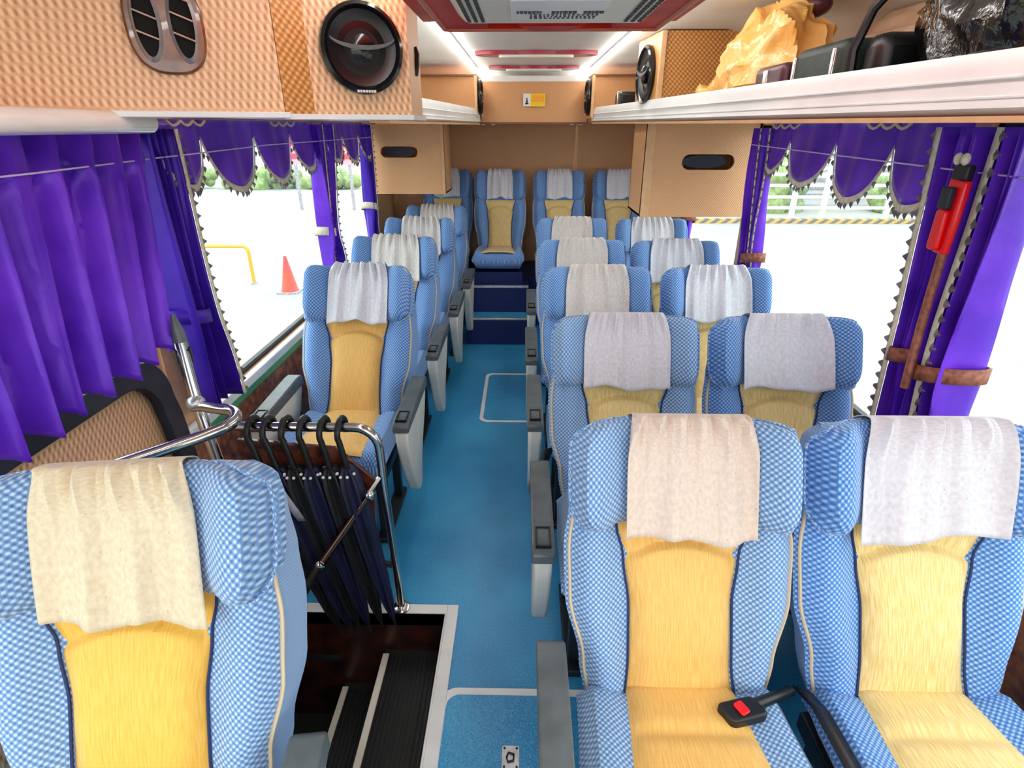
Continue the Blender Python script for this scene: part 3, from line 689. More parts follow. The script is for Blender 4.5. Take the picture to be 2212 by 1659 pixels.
# hanging cabinets with oval hand holes
def hang(label, x0, x1, y, z0, z1, hx, edge):
    t = thing('hanging_cabinet', label, 'cabinet', ((x0+x1)/2, y, z1), 'hanging cabinets with oval hand holes')
    hz = 1.567; o = [(x0, z0), (x1, z0), (x1, z1), (x0, z1)]
    rr, hh = .042, .150
    ln = [hx+(hh-rr)*(1-k/6) for k in range(1, 12)]
    hole = arc2(hx+hh-rr, hz, rr, -90, 90, 10)+[(a, hz+rr) for a in ln]+arc2(hx-hh+rr, hz, rr, 90, 270, 10)+[(2*hx-a, hz-rr) for a in ln]
    bm = bmesh.new()
    F = lambda a, c, d: (a, d, c)
    # front face built as a ring between a rectangle sampled like the hole and the hole itself
    n = len(hole); ring = []
    for a, c in hole:
        da, dc = a-hx, c-hz; k = min((x1-hx if da > 0 else hx-x0)/max(1e-6, abs(da)), (z1-hz if dc > 0 else hz-z0)/max(1e-6, abs(dc))); ring.append((hx+da*k, hz+dc*k))
    corners = [(x1, z0), (x1, z1), (x0, z1), (x0, z0)]
    b = MB(); v = [F(a, c, y) for a, c in ring]+[F(a, c, y) for a, c in hole]+[F(a, c, y+.02) for a, c in hole]
    f = [(k, (k+1) % n, (k+1) % n+n, k+n) for k in range(n)]+[(k+n, (k+1) % n+n, (k+1) % n+2*n, k+2*n) for k in range(n)]
    b.add(v, f)
    for k in range(n):
        p, q = ring[k], ring[(k+1) % n]
        for cx, cz in corners:
            onx = lambda u: abs(u[0]-cx) < 1e-6; onz = lambda u: abs(u[1]-cz) < 1e-6
            if (onx(p) and onz(q) or onz(p) and onx(q)) and not (onx(p) and onx(q)) and not (onz(p) and onz(q)):
                b.add([F(p[0], p[1], y), F(cx, cz, y), F(q[0], q[1], y)], [(0, 1, 2)])
    b.build('front_panel', M['wicker_fine'], t, world=True, metric_uv=True)
    b = MB(); D = y+.42
    b.box(x0, x0+.012, y, D, z0, z1); b.box(x1-.012, x1, y, D, z0, z1); b.box(x0, x1, y+.001, D, z0, z0+.012); b.box(x0, x1, D-.012, D, z0, z1)
    b.build('cabinet_body', M['wicker_fine'], t, world=True, metric_uv=True)
    MB().box(*edge, y-.006, y+.03, z0-.004, z1).build('edge_trim', M['tan'], t, world=True, bevel=.004)
    MB().prism(oval(hx-.01, hz, .13, .036), F, y+.05, y+.055).build('hole_lining', M['darkmetal'], t, world=True)
    for x in (x0+.1, x1-.1): MB().box(x-.025, x+.025, y-.006, y+.0, z1-.014, z1+.002).build('hinge', M['bronze'], t, world=True)
hang('tan hanging cabinet at the left, before the rear bench', XL+.004, -.645, 4.9, 1.245, 1.785, -1.01, (-.668, -.645))
hang('tan hanging cabinet on the right beside the tied curtain', .695, XR-.004, 3.5, 1.262, 1.785, 1.06, (.695, .745))
# door header
o = MB().prism(arc2(.02, .0, .028, 90, 270, 8)+[(.27, -.028), (.27, .028)], lambda a, c, d: (-1.03-a+.0, d, 1.762+c*1.0), .95, 1.72).build('door_header', M['white_gloss'], bevel=.006)
tag(o, 'glossy pearl white rounded pelmet above the entrance door', 'pelmet')

# air conditioner on the ceiling
t = thing('air_conditioner', 'beige ceiling air conditioner in a red lacquered frame', 'air conditioner', (.07, 1.2, 2.0))
def ring_frame(b, o, i, z0, z1):
    n = 4; v = [(x, y, z) for z in (z0, z1) for x, y in o]+[(x, y, z) for z in (z0, z1) for x, y in i]
    f = []
    for k in range(n):
        m_ = (k+1) % n; f += [(k, m_, 8+m_, 8+k), (4+k, 4+m_, 12+m_, 12+k), (k, m_, 4+m_, 4+k), (8+k, 8+m_, 12+m_, 12+k)]
    b.add(v, f)
YA, YZ = .25, 1.845
b = MB(); ring_frame(b, [(-.225, YA), (.365, YA), (.365, YZ), (-.225, YZ)], [(-.10, YA+.1), (.235, YA+.1), (.235, YZ-.02), (-.10, YZ-.02)], 2.0, 2.03); b.build('red_frame', M['redwood'], t, world=True, bevel=.006)
b = MB(); ring_frame(b, [(-.30, YA-.05), (.44, YA-.05), (.44, YZ+.09), (-.30, YZ+.09)], [(-.225, YA), (.365, YA), (.365, YZ), (-.225, YZ)], 2.03, 2.17)
b.build('wood_surround', M['redwood'], t, world=True, bevel=.004)
b = MB(); b.tube([(-.225, YA, 2.0), (.365, YA, 2.0), (.365, YZ, 2.0), (-.225, YZ, 2.0)], .007, 8, closed=True); b.build('copper_edge', plain('copper_trim', srgb(196, 110, 80), .35), t, world=True)
g = MB().hexa([(-.14, YA+.12, 1.975), (.275, YA+.12, 1.975), (.275, YZ-.27, 1.975), (-.14, YZ-.27, 1.975), (-.19, YA+.08, 2.03), (.325, YA+.08, 2.03), (.325, YZ-.13, 2.03), (-.19, YZ-.13, 2.03)]).build('grille_panel', M['beige'], t, world=True, bevel=.01)
for s in (-1, 1):
    b = MB()
    for c in range(3):
        for k in range(14):
            x = .0675+s*(.165+.016*c); y = 1.535-.028*k
            b.box(x-.004, x+.004, y-.009, y+.009, 1.972, 1.978)
    b.build('grille_slots', M['slot'], g, world=True)
MB().box(-.03, .165, 1.28, 1.50, 1.969, 1.976).build('label_plate', M['edging'], g, world=True, bevel=.003)
b = MB(); r = random.Random(3)
for x0, x1 in ((-.018, .035), (.055, .10), (.122, .158)):
    x = x0
    while x < x1:
        q = r.uniform(.004, .009); b.box(x, x+q, 1.385, 1.398, 1.966, 1.970); x += q+.002
for y in (1.42, 1.44, 1.46):
    x = .01
    while x < .15:
        q = r.uniform(.003, .007); b.box(x, x+q, y, y+.004, 1.967, 1.970); x += q+.004
b.build('label_print', M['ink'], g, world=True)
MB().hexa([(-.02, YZ-.155, 1.985), (.155, YZ-.155, 1.985), (.115, YZ-.03, 1.99), (.02, YZ-.03, 1.99), (-.02, YZ-.155, 2.02), (.155, YZ-.155, 2.02), (.115, YZ-.03, 2.02), (.02, YZ-.03, 2.02)]).build('catch', M['redwood'], t, world=True, bevel=.004)
# decorated ceiling lamps further back
for k, (y, wd, lb) in enumerate(((3.95, .37, 'nearer ceiling lamp with scalloped maroon edging'), (4.86, .34, 'farther ceiling lamp with scalloped maroon edging near the rear cabinet'))):
    t = thing('ceiling_lamp', lb, 'lamp', (.07, y, ZC), 'scalloped ceiling lamps')
    def sc(a): return .035+.03*abs(math.sin(2.5*PI*a))*(1-.4*abs(a*2-1))
    n = 40
    b = MB(); pts = [((i/n-.5)*2*wd, .035+.05*abs(math.sin(3*PI*i/n))) for i in range(n+1)]
    b.prism(pts+[(x, -z*.4) for x, z in reversed(pts)], lambda a, c, d: (.07+a, y+c*1.6, d), ZC-.02, ZC-.002)
    b.build('maroon_edging', plain('maroon_gloss_%d' % k, srgb(170, 36, 60), .25), t, world=True)
    MB().prism(oval(.07, y+.03, wd*.62, .05, p=.6), lambda a, c, d: (a, c, d), ZC-.034, ZC-.015).build('lamp_lens', M['beige'], t, world=True, bevel=.006)
    MB().box(.07-wd*1.05, .07+wd*1.05, y+.12, y+.15, ZC-.012, ZC-.001).build('lamp_rail', M['white'], t, world=True, bevel=.003)

# ------------------------------------------------------------------ curtains
def curtain_mesh(x0, s, ytop, ybot, ztop, zbot, folds, amp, tie=None, seed=0, nu=None, nv=36, skirt=0, hem=0, edge=0):
    r = random.Random(seed); ph = r.uniform(0, 6.28); p2 = r.uniform(0, 6.28); nu = nu or folds*14
    def fn(u, v):
        ya = ytop[0]+(ybot[0]-ytop[0])*v; yb = ytop[1]+(ybot[1]-ytop[1])*v
        if tie:
            tv, tk, ty = tie; k = math.exp(-((v-tv)/(.16 if v > tv else .34))**2)
            yc = (ya+yb)/2; wy = (yb-ya)*(1-k*(1-tk)); yc += ty*k; ya, yb = yc-wy/2, yc+wy/2; ak = 1+.5*k
        else: ak = 1
        y = ya+(yb-ya)*u
        a = amp*ak*(.55+.45*v if not tie else 1)
        f = math.sin(2*PI*folds*u+ph+.5*math.sin(3*v+p2))
        f = math.copysign(abs(f)**.7, f)+.35*math.sin(2*PI*folds*1.7*u+p2+2*v)
        x = x0 - s*(a*f) - s*skirt*v*v
        y += .25*amp*math.cos(2*PI*folds*u+ph)*(.4+.6*v)
        x -= s*edge*(abs(2*u-1)**6)
        z = ztop+(zbot-ztop)*v + hem*v*math.sin(2*PI*folds*u+ph)
        return (x, y, z)
    return fn, nu, nv
def front_pt(fn, u, v, s):
    p = Vector(fn(u, v)); xs = [fn(min(1, max(0, u+k*.02)), v)[0] for k in range(-7, 8)]
    p.x = min(xs) if s > 0 else max(xs); return p
def ribbon_along(fn, u, v0, v1, wd, s, sgn, n=40):
    b = MB(); v = []
    for j in range(n+1):
        p = front_pt(fn, u, v0+(v1-v0)*j/n, s); v += [p+Vector((-s*.006, -sgn*.004, 0)), p+Vector((-s*.006, sgn*wd, 0))]
    b.add(v, [(2*j, 2*j+1, 2*j+3, 2*j+2) for j in range(n)]); return b
def tassels_along(fn, u, v0, v1, step, sz, s, sgn):
    b = MB(); n = int(abs(v1-v0)*1.0/step); q = []
    for j in range(61):
        p = front_pt(fn, u, v0+(v1-v0)*j/60, s)+Vector((-s*.0065, sgn*sz*.45, 0)); q += [p, p+Vector((0, sgn*sz*.2, 0))]
    b.add(q, [(2*j, 2*j+1, 2*j+3, 2*j+2) for j in range(60)])
    for j in range(n):
        v = v0+(v1-v0)*(j+.5)/n; p = front_pt(fn, u, v, s)+Vector((-s*.006, sgn*sz*.55, 0))
        b.add([p+Vector((0, 0, sz*.5)), p+Vector((0, 0, -sz*.5)), p+Vector((0, sgn*sz*.8, 0)), p+Vector((-s*.012, sgn*sz*.3, 0))], [(0, 1, 2), (0, 3, 1), (1, 3, 2), (2, 3, 0)])
    return b
GC = 'purple curtains along the windows'
def tied(label, x0, s, ytop, ybot, ztop, zbot, folds, amp, tie, seed, mat='purple', trims=(), tiecol='tie', lace=.016, tie_w=.05):
    fn, nu, nv = curtain_mesh(x0, s, ytop, ybot, ztop, zbot, folds, amp, tie, seed, edge=.035 if trims else 0)
    t = thing('tied_curtain', label, 'curtain', (x0, (ytop[0]+ytop[1])/2, ztop), GC)
    MB().grid(fn, nu, nv).build('cloth', M[mat], t, world=True, solid=.003)
    for u, sgn in trims:
        k = ribbon_along(fn, u, 0, 1, lace, s, sgn).build('lace_trim', M['lace'], t, world=True, solid=.002)
        tassels_along(fn, u, 0, 1, .042/(ztop-zbot), .024*lace/.016, s, sgn).build('fringe', M['tassel'], k, world=True)
    if tie:
        v = tie[0]; a, c = Vector(fn(0, v)), Vector(fn(1, v)); zt = a.z; ym = (a.y+c.y)/2; wy = (c.y-a.y)/2+.02; n = 24
        b = MB(); vv = []
        for k in range(n):
            q = 2*PI*k/n; p = Vector((x0-s*(amp*2.7)*math.cos(q), ym+wy*math.sin(q), zt+.018*math.sin(q)*-1))
            vv += [p+Vector((0, 0, tie_w/2)), p-Vector((0, 0, tie_w/2))]
        b.add(vv, [(2*k, 2*k+1, (2*k+3) % (2*n), (2*k+2) % (2*n)) for k in range(n)]).build('tieback', M[tiecol], t, world=True, solid=.008)
    return t
# big drawn curtain over the entrance door
fn, nu, nv = curtain_mesh(-1.20, -1, (.86, 1.90), (.80, 1.72), 1.745, 1.085, 9, .042, None, 5, hem=-.016)
def fn2(u, v, f=fn):
    x, y, z = f(u, v); z += .0
    k = math.exp(-((z-1.655)/.03)**2); x = -1.20+(x+1.20)*(1-.6*k)+.012*k; z += .05*(y-1.3)*v
    return (x+.04*v, y, z)
t = thing('drawn_curtain', 'wide drawn purple satin curtain over the entrance door', 'curtain', (-1.2, 1.4, 1.745), GC)
MB().grid(fn2, 150, 44).build('cloth', M['purple'], t, world=True, solid=.003)
# tied curtains
tied('dark purple curtain with tasselled edge beside the drawn one', -1.235, -1, (1.90, 2.06), (1.92, 2.10), 1.745, .74, 4, .030, (.62, .75, -.04), 7, 'indigo', ((1, 1),), 'indigo')
tied('slim tied purple curtain on the first left pillar', -1.235, -1, (3.50, 3.80), (3.46, 3.72), 1.765, .92, 4, .022, (.72, .45, -.04), 8, 'purple', ((.55, 1), (1, 1)), 'lace', .012)
tied('narrow purple curtain seen below the left hanging cabinet', -1.235, -1, (4.60, 4.78), (4.58, 4.72), 1.765, .92, 3, .022, (.7, .5, 0), 9, 'indigo', ((1, 1),), 'lace', .012)
tied('slim tied purple curtain beside the right hanging cabinet', 1.265, 1, (3.12, 3.36), (3.06, 3.26), 1.745, .95, 4, .022, (.82, .5, -.03), 10, 'purple', ((0, -1), (.5, -1)), 'tie', .012)
tied('narrow purple curtain in the far right window', 1.265, 1, (4.44, 4.56), (4.44, 4.54), 1.745, .95, 3, .02, (.8, .6, 0), 11, 'purple')
tied('wide tasselled purple curtain left of the red hammer', 1.25, 1, (1.68, 1.80), (1.62, 1.74), 1.75, .76, 3, .030, (.66, .8, -.01), 12, 'purple', ((1, 1),), 'tie', .02, .045)
tied('wide tasselled purple curtain right of the red hammer', 1.25, 1, (1.49, 1.64), (1.45, 1.60), 1.75, .76, 4, .034, (.66, .78, 0), 13, 'purple', ((.72, -1),), 'tie', .02, .045)
# hem of the braid that ties the right pair to the pillar
tag(MB().tube([(1.15, 1.578, 1.44), (1.148, 1.572, 1.27), (1.145, 1.562, 1.14), (1.145, 1.555, 1.04)], .012, 8).build('braid_cord', M['tie']), 'brown braided cord hanging below the red hammer', 'cord')
# scalloped valances
def valance(label, x0, s, edges, ztop, zc, zb, cords=()):
    t = thing('valance', label, 'valance', (x0, (edges[0]+edges[-1])/2, ztop), 'scalloped purple valances')
    n = 20
    def bot(i, k):
        q = k*2-1; zz = zb[i] if isinstance(zb, (list, tuple)) else zb
        return zc-(zc-zz)*(1-abs(q)**2.2)**.8
    b = MB(); rib = MB(); tas = MB()
    for i, (a, c) in enumerate(zip(edges, edges[1:])):
        def fn(u, v, i=i, a=a, c=c):
            zl = bot(i, u); z = ztop+(zl-ztop)*v; y = a+(c-a)*u
            x = x0-s*(.024*math.sin(PI*u)*(.4+.6*v)+.006*math.sin(5*PI*u+i)*(1-abs(u*2-1)))
            return (x, y, z)
        b.grid(fn, n, 10)
        v = []
        for k in range(n+1):
            p = Vector(fn(k/n, 1)); p.x -= s*.005; v += [p+Vector((0, 0, .006)), p-Vector((0, 0, .020))]
        rib.add(v, [(2*k, 2*k+1, 2*k+3, 2*k+2) for k in range(n)])
        v = []
        for k in range(n+1):
            p = Vector(fn(k/n, 1)); p.x -= s*.0055; p.z -= .016; v += [p, p-Vector((0, 0, .004))]
        tas.add(v, [(2*k, 2*k+1, 2*k+3, 2*k+2) for k in range(n)])
        m_ = 13
        for k in range(m_):
            u = (k+.5)/m_; p = Vector(fn(u, 1)); p.x -= s*.006; p.z -= .018; d = .010
            tas.add([p+Vector((0, -d, 0)), p+Vector((0, d, 0)), p+Vector((0, 0, -.024)), p+Vector((-s*.010, 0, -.008))], [(0, 1, 3), (1, 2, 3), (2, 0, 3), (0, 2, 1)])
    b.build('cloth', M['purple'], t, world=True, solid=.003)
    k = rib.build('lace_trim', M['lace'], t, world=True, solid=.002); tas.build('fringe', M['tassel'], k, world=True)
    for ya, yb in cords:
        MB().tube([(x0-s*.03, ya+(yb-ya)*k/12, ztop-.004-.016*abs(math.sin(PI*k/4))) for k in range(13)], .005, 6).build('gold_cord', M['piping'], t, world=True)
valance('scalloped purple valance with tassels on the first left window', -1.225, -1, [1.98, 2.29, 2.75, 3.18, 3.56], 1.775, 1.715, [1.555, 1.515, 1.51, 1.54], ((2.05, 2.3), (2.9, 3.2)))
valance('scalloped purple valance on the second left window', -1.225, -1, [3.72, 4.1, 4.5, 4.86], 1.775, 1.70, [1.56, 1.53, 1.54], ())
valance('scalloped purple valance with tassels on the right window beside the hammer', 1.262, 1, [1.76, 2.10, 2.49, 2.925, 3.16], 1.765, 1.69, [1.515, 1.50, 1.52, 1.55], ((2.0, 2.25), (2.8, 3.1)))
valance('scalloped purple valance at the right edge of the picture', 1.262, 1, [.66, 1.04, 1.46], 1.765, 1.69, [1.50, 1.50], ())
def wire(label, pts): tag(MB().tube(pts, .0025, 6).build('curtain_wire', M['wire']), label, 'wire', 'curtain wires')
wire('pale wire stretched across the drawn curtain on the left', [(-1.17, .9, 1.645), (-1.165, 1.4, 1.65), (-1.19, 1.98, 1.66)])
wire('pale wire stretched over the left valances', [(-1.185, 1.98, 1.66), (-1.185, 2.8, 1.675), (-1.185, 4.8, 1.68)])
wire('pale wire stretched over the right valances', [(1.215, 1.2, 1.635), (1.215, 1.7, 1.64), (1.22, 2.4, 1.65), (1.22, 3.3, 1.665)])
# emergency hammer
t = thing('emergency_hammer', 'bright red emergency hammer between the right tied curtains', 'hammer', (1.145, 1.585, 1.533)); t.scale = (.9, .9, .86)
MB().prism([(-.035, .105), (.035, .115), (.035, -.06), (.02, -.115), (-.03, -.115), (-.035, -.02)], lambda a, c, d: (d, a, c), -.012, .012).build('holder', M['red'], t, bevel=.008)
MB().prism(rrect(-.028, .012, -.105, .02, .012), lambda a, c, d: (d, a+.014, c), -.03, -.012).build('handle', M['red'], t, bevel=.006)
MB().box(-.030, -.012, -.012, .030, .02, .085).build('hammer_head', M['darkmetal'], t, bevel=.004)
MB().box(-.014, .012, -.03, .03, .105, .15).build('hook_bracket', M['black'], t, bevel=.006)
for dy in (-.008, .022): MB().sphere((-.012, dy, .165), (.012, .012, .018)).build('lace_knot', M['lace'], t)
# red characters on the far right window
b = MB(); r = random.Random(8)
for k in range(4):
    z = 1.46-.045*k
    for q in range(4): b.box(XR-.004, XR-.001, 1.55, 1.59, z-.010*q-.003, z-.010*q)
    for q in range(3): y = 1.552+.016*q; b.box(XR-.004, XR-.001, y, y+.004, z-.033, z)
tag(b.build('window_lettering', M['inkred']), 'column of red characters on the far right window pane', 'lettering')

# ------------------------------------------------------------------ entrance door, rails, umbrellas
d = MB(); d.box(XL-.06, XL-.02, .90, 1.88, -.6, .30); d.box(XL-.06, XL-.02, .90, 1.88, 1.70, 1.76); d.box(XL-.06, XL-.02, .90, .95, .3, 1.7); d.box(XL-.06, XL-.02, 1.83, 1.88, .3, 1.7)
dr = struct(d.build('door_1', M['tan']))
MB().box(XL-.045, XL-.038, .95, 1.83, .3, 1.70).build('door_glass', M['glass'], dr)
pth = [(.70, 1.065)]+[(1.58, 1.065)]+arc2(1.62, .885, .18, 90, 0, 8)[1:]+[(1.82, .80), (1.84, .60), (1.85, .2)]
inn = [(.70, .985)]+[(1.56, .985)]+arc2(1.58, .845, .14, 90, 0, 8)[1:]+[(1.73, .80), (1.755, .60), (1.765, .2)]
n = len(pth)
b = MB(); v = [(XL+.065, y, z) for y, z in pth]+[(XL+.065, y, z) for y, z in inn]+[(XL+.005, y, z) for y, z in pth]+[(XL+.005, y, z) for y, z in inn]
b.add(v, [q for k in range(n-1) for q in ((k, k+1, k+1+n, k+n), (k, k+2*n, k+1+2*n, k+1), (k+n, k+1+n, k+1+3*n, k+3*n))])
t = thing('door_guard_panel', 'tan wicker panel in a thick navy rubber frame below the drawn curtain', 'panel', (XL, 1.3, .2))
b.build('rubber_frame', M['rubber'], t, world=True, bevel=.006)
b = MB(); b.add([(XL+.03, y, z) for y, z in inn]+[(XL+.03, .70, .2)], [tuple(range(n+1))]); b.build('wicker_panel', M['wicker'], t, world=True, solid=.006, metric_uv=True)
MB().tube([(XL+.067, y, z-.006) for y, z in pth[:4]], .003, 6).build('frame_bead', M['strapgrey'], t, world=True)
# pole and grab rail
t = thing('grab_rail', 'bent chrome grab rail on the pole beside the entrance', 'handrail', (-1.07, 1.62, 0))
MB().tube([(-1.085, 1.66, 1.13), (-1.075, 1.645, 1.0), (-1.06, 1.625, .93), (-1.03, 1.60, .80), (-1.0, 1.60, .50), (-.985, 1.60, .0)], .019, 14).build('pole', M['chrome'], t, world=True)
MB().tube([(-1.088, 1.668, 1.06), (-1.086, 1.662, 1.11)], [.024, .024], 14).build('black_collar', M['black'], t, world=True)
MB().tube([(-1.086, 1.664, 1.11), (-1.092, 1.672, 1.16), (-1.10, 1.68, 1.215)], [.021, .019, .007], 12).build('grey_cap', M['grey'], t, world=True)
pts = [(-1.065, 1.605, .93), (-1.02, 1.605, .93), (-.965, 1.585, .932)]+[(-.965+.085*math.sin(R(a)), 1.50+.085*math.cos(R(a)), .932) for a in range(15, 130, 12)]+[(-.94, 1.40, .93), (-1.02, 1.33, .925), (-1.25, 1.13, .915)]
MB().tube(pts, .018, 14).build('bent_rail', M['chrome'], t, world=True)
MB().sphere((-1.055, 1.612, .94), (.03, .03, .022)).build('joint', M['steel'], t, world=True)
# umbrella rail with maroon panel
t = thing('umbrella_rail', 'chrome rail frame with a dark maroon panel where umbrellas hang', 'rail', (-.72, 1.665, 0))
YR = 1.665
rail = [(-.975, YR, .825), (-.57, YR, .825)]+[(-.57+.08*math.sin(R(a)), YR, .745+.08*math.cos(R(a))) for a in range(15, 91, 15)]+[(-.488, YR, .60), (-.480, YR, .3), (-.474, YR, .012)]
MB().tube(rail, .016, 12).build('rail_tube', M['chrome'], t, world=True)
MB().prism([(-.98, .26), (-.545, .26), (-.52, .62), (-.64, .745), (-.98, .775)], lambda a, c, d: (a, d, c), YR-.004, YR+.012).build('maroon_panel', M['wood'], t, world=True, bevel=.003)
MB().box(-.98, -.53, YR-.008, YR+.016, .245, .262).build('panel_edge', M['steel'], t, world=True, bevel=.003)
MB().lathe([(.036, 0), (.034, .006), (.02, .012)], 20, lambda r, a, z: (-.474+r*math.cos(a), YR+r*math.sin(a), z+.008)).build('foot', M['chrome'], t, world=True)
MB().tube([(-.478, YR, .225), (-.53, YR, .235)], .012, 8).build('clamp', M['black'], t, world=True)
# lettering on the panel
b = MB(); rb = MB(); r = random.Random(4)
def glyph(m, x, z, h):
    for q in range(3): zz = z+h*(.1+.38*q); m.box(x, x+h*.8, YR-.008, YR-.004, zz, zz+h*.12)
    for q in range(2): xx = x+h*(.12+.45*q); m.box(xx, xx+h*.12, YR-.008, YR-.004, z, z+h)
for k, x in enumerate((-.925, -.905, -.84, -.815, -.75, -.73, -.695)): glyph(b, x, .655, .016); glyph(rb if k % 2 else b, x, .63, .018)
b.build('white_characters', M['pale'], t, world=True); rb.build('red_characters', M['inkred'], t, world=True)
fc = bpy.data.curves.new('lettering', 'FONT'); fc.body = 'E G'; fc.size = .052; fc.extrude = .001
fo = bpy.data.objects.new('lettering_source', fc); C.objects.link(fo); bpy.context.view_layer.update()
fm = bpy.data.meshes.new_from_object(fo.evaluated_get(bpy.context.evaluated_depsgraph_get())); bpy.data.objects.remove(fo)
fo = bpy.data.objects.new('lettering', fm); C.objects.link(fo); fo.parent = t; fo.location = (-.865+.72, -.008, .415); fo.rotation_euler = (R(90), 0, 0); fm.materials.clear(); fm.materials.append(M['pale'])
MB().prism([(-.80, .365), (-.78, .365), (-.79, .35)], lambda a, c, d: (a, d, c), YR-.008, YR-.003).build('arrow_mark', M['pale'], t, world=True)
# umbrellas
def hookpts(): return [(0, .050*math.cos(R(a))-.002, .0+.050*math.sin(R(a))) for a in range(-35, 181, 12)]
def umbrella(label, xt, xb, zb, mat, strap=False, dz=0, yb=1.585):
    ztop = .825+.014; L_ = .87
    t = thing('hanging_umbrella', label, 'umbrella', (xt, YR, ztop), 'umbrellas hung on the rail')
    top = Vector((0, -.048, -.02)); bot = Vector((xb-xt, yb-YR, zb-ztop)); ax = (bot-top)
    def along(k): return top+ax*k
    hk = [(0, .048*math.cos(R(a)), -.032+.048*math.sin(R(a))) for a in range(-30, 181, 14)]
    MB().tube(hk+[tuple(along(.03)), tuple(along(.10)), tuple(along(.17))], .0105, 10).build('hook_handle', M['black'], t)
    zdir = ax.normalized(); xa = zdir.orthogonal().normalized(); ya = zdir.cross(xa)
    ks = [.15, .17, .22, .35, .55, .75, .90, .985]; rs = [.020, .034, .042, .045, .040, .031, .022, .010]
    seg = 48
    v = []
    for k, r_ in zip(ks, rs):
        for j in range(seg):
            a = 2*PI*j/seg; rr = r_*(1+.22*math.sin(8*a+3*k)); v.append(along(k)+Vector((1, 0, 0))*rr*.72*math.cos(a)+Vector((0, 1, 0))*rr*1.1*math.sin(a))
    f = [(i*seg+j, i*seg+(j+1) % seg, (i+1)*seg+(j+1) % seg, (i+1)*seg+j) for i in range(len(ks)-1) for j in range(seg)]+[tuple(range(seg))[::-1], tuple(range((len(ks)-1)*seg, len(ks)*seg))]
    cn = MB().add(v, f).build('canopy', mat, t)
    for j in range(4):
        a = PI+.5+(PI-1)*j/3; p = along(.165)+Vector((.032*math.cos(a), .048*math.sin(a), 0))
        MB().sphere(tuple(p), .0055, 8).build('rib_tip', M['pale'], cn)
    MB().tube([tuple(along(.98)), tuple(along(1.04))], [.006, .004], 8).build('ferrule', M['darkmetal'], t)
    if strap:
        b = MB(); vv = []
        for i in range(9):
            k = .20+.02*i; vv += [along(k)+Vector((.0-.012+.004*i, -.050, 0)), along(k)+Vector((.018+.004*i, -.050, 0))]
        b.add(vv, [(2*i, 2*i+1, 2*i+3, 2*i+2) for i in range(8)]).build('strap', M['strapgrey'], t, solid=.004)
umbrella('leftmost hanging umbrella, black with a grey strap, next to the pole', -.915, -.70, -.02, M['umb_black'], True)
umbrella('second hanging umbrella from the pole, navy with a grey strap', -.862, -.655, -.02, M['umb_navy'], True)
umbrella('third hanging umbrella from the pole', -.80, -.625, .0, M['umb_black'])
umbrella('fourth hanging umbrella from the pole', -.74, -.585, .0, M['umb_navy'])
umbrella('fifth hanging umbrella from the pole', -.672, -.535, .02, M['umb_black'])
umbrella('last hanging umbrella, nearest the aisle end of the rail', -.612, -.485, .03, M['umb_navy'])
# strut
t = thing('diagonal_strut', 'thin bronze strut with chrome joints leaning across the umbrellas', 'strut', (-.66, 1.5, .2))
MB().tube([(-.525, 1.59, .595), (-.692, 1.49, .375)], .012, 10).build('upper_rod', M['bronze'], t, world=True)
MB().tube([(-.680, 1.497, .39), (-.70, 1.485, .365), (-.80, 1.43, .205)], [.017, .016, .014], 10).build('lower_rod', M['black'], t, world=True)
for p in ((-.521, 1.592, .60), (-.688, 1.492, .38)): MB().sphere(p, (.02, .018, .02), 10).build('joint', M['chrome'], t, world=True)
MB().tube([(-.521, 1.592, .61), (-.495, 1.64, .64)], .008, 8).build('bracket', M['chrome'], t, world=True)

# ------------------------------------------------------------------ luggage on the rack
from mathutils import noise as mn
def lump(label, name, cat, c, r, mat, amp, fr, seed, flat, extra=None, seg=64, parent=None):
    b = MB(); v = []; n = seg; m_ = seg//2
    for j in range(m_+1):
        th = PI*j/m_
        for i in range(n):
            a = 2*PI*i/n; q = Vector((math.sin(th)*math.cos(a), math.sin(th)*math.sin(a), math.cos(th)))
            k = 1+amp*mn.noise(q*fr+Vector((seed, 0, 0)))
            w1 = mn.noise(q*fr*.7+Vector((0, seed, 3)))*.8
            ridge = amp*.55*(1-abs(math.sin(3.1*(q.x+.7*q.y)*fr*.6+4*w1)))**3 + amp*.35*(1-abs(math.sin(3.3*(q.z-.5*q.x)*fr*.7+5*w1+seed)))**3 - amp*.25
            p = Vector((q.x*r[0], q.y*r[1], q.z*r[2]))*(k+ridge)
            if extra: p = extra(p, q)
            p.z = max(p.z, -flat); v.append(Vector(c)+p)
    b.add(v, [(j*n+i, j*n+(i+1) % n, (j+1)*n+(i+1) % n, (j+1)*n+i) for j in range(m_) for i in range(n)])
    return b
RZ = 1.80
t = thing('plastic_bag', 'crumpled yellow plastic bag on the right luggage rack', 'bag', (.9, 2.35, RZ))
def ex(p, q):
    k = smooth(.2, 1, q.y); p.z -= .12*k*(q.z > -.3); p.x -= .04*k; return p
lump('', '', '', (.89, 2.34, RZ+.135), (.150, .27, .20), M['bag_yellow'], .24, 2.0, 3.1, .12, ex, 96).build('bag_body', M['bag_yellow'], t, world=True)
lump('', '', '', (.80, 2.70, RZ+.05), (.07, .17, .075), M['bag_yellow'], .3, 2.4, 7.7, .045, None, 48).build('bag_tail', M['bag_yellow'], t, world=True)
t = thing('suitcase', 'maroon leather case on the rack beside the yellow bag', 'suitcase', (.84, 1.98, RZ))
MB().box(.755, .96, 1.90, 2.12, RZ, 1.925).build('case_body', M['maroon'], t, world=True, bevel=.02)
MB().box(.745, .76, 1.99, 2.02, 1.86, 1.91).build('clasp', M['chrome'], t, world=True, bevel=.003)
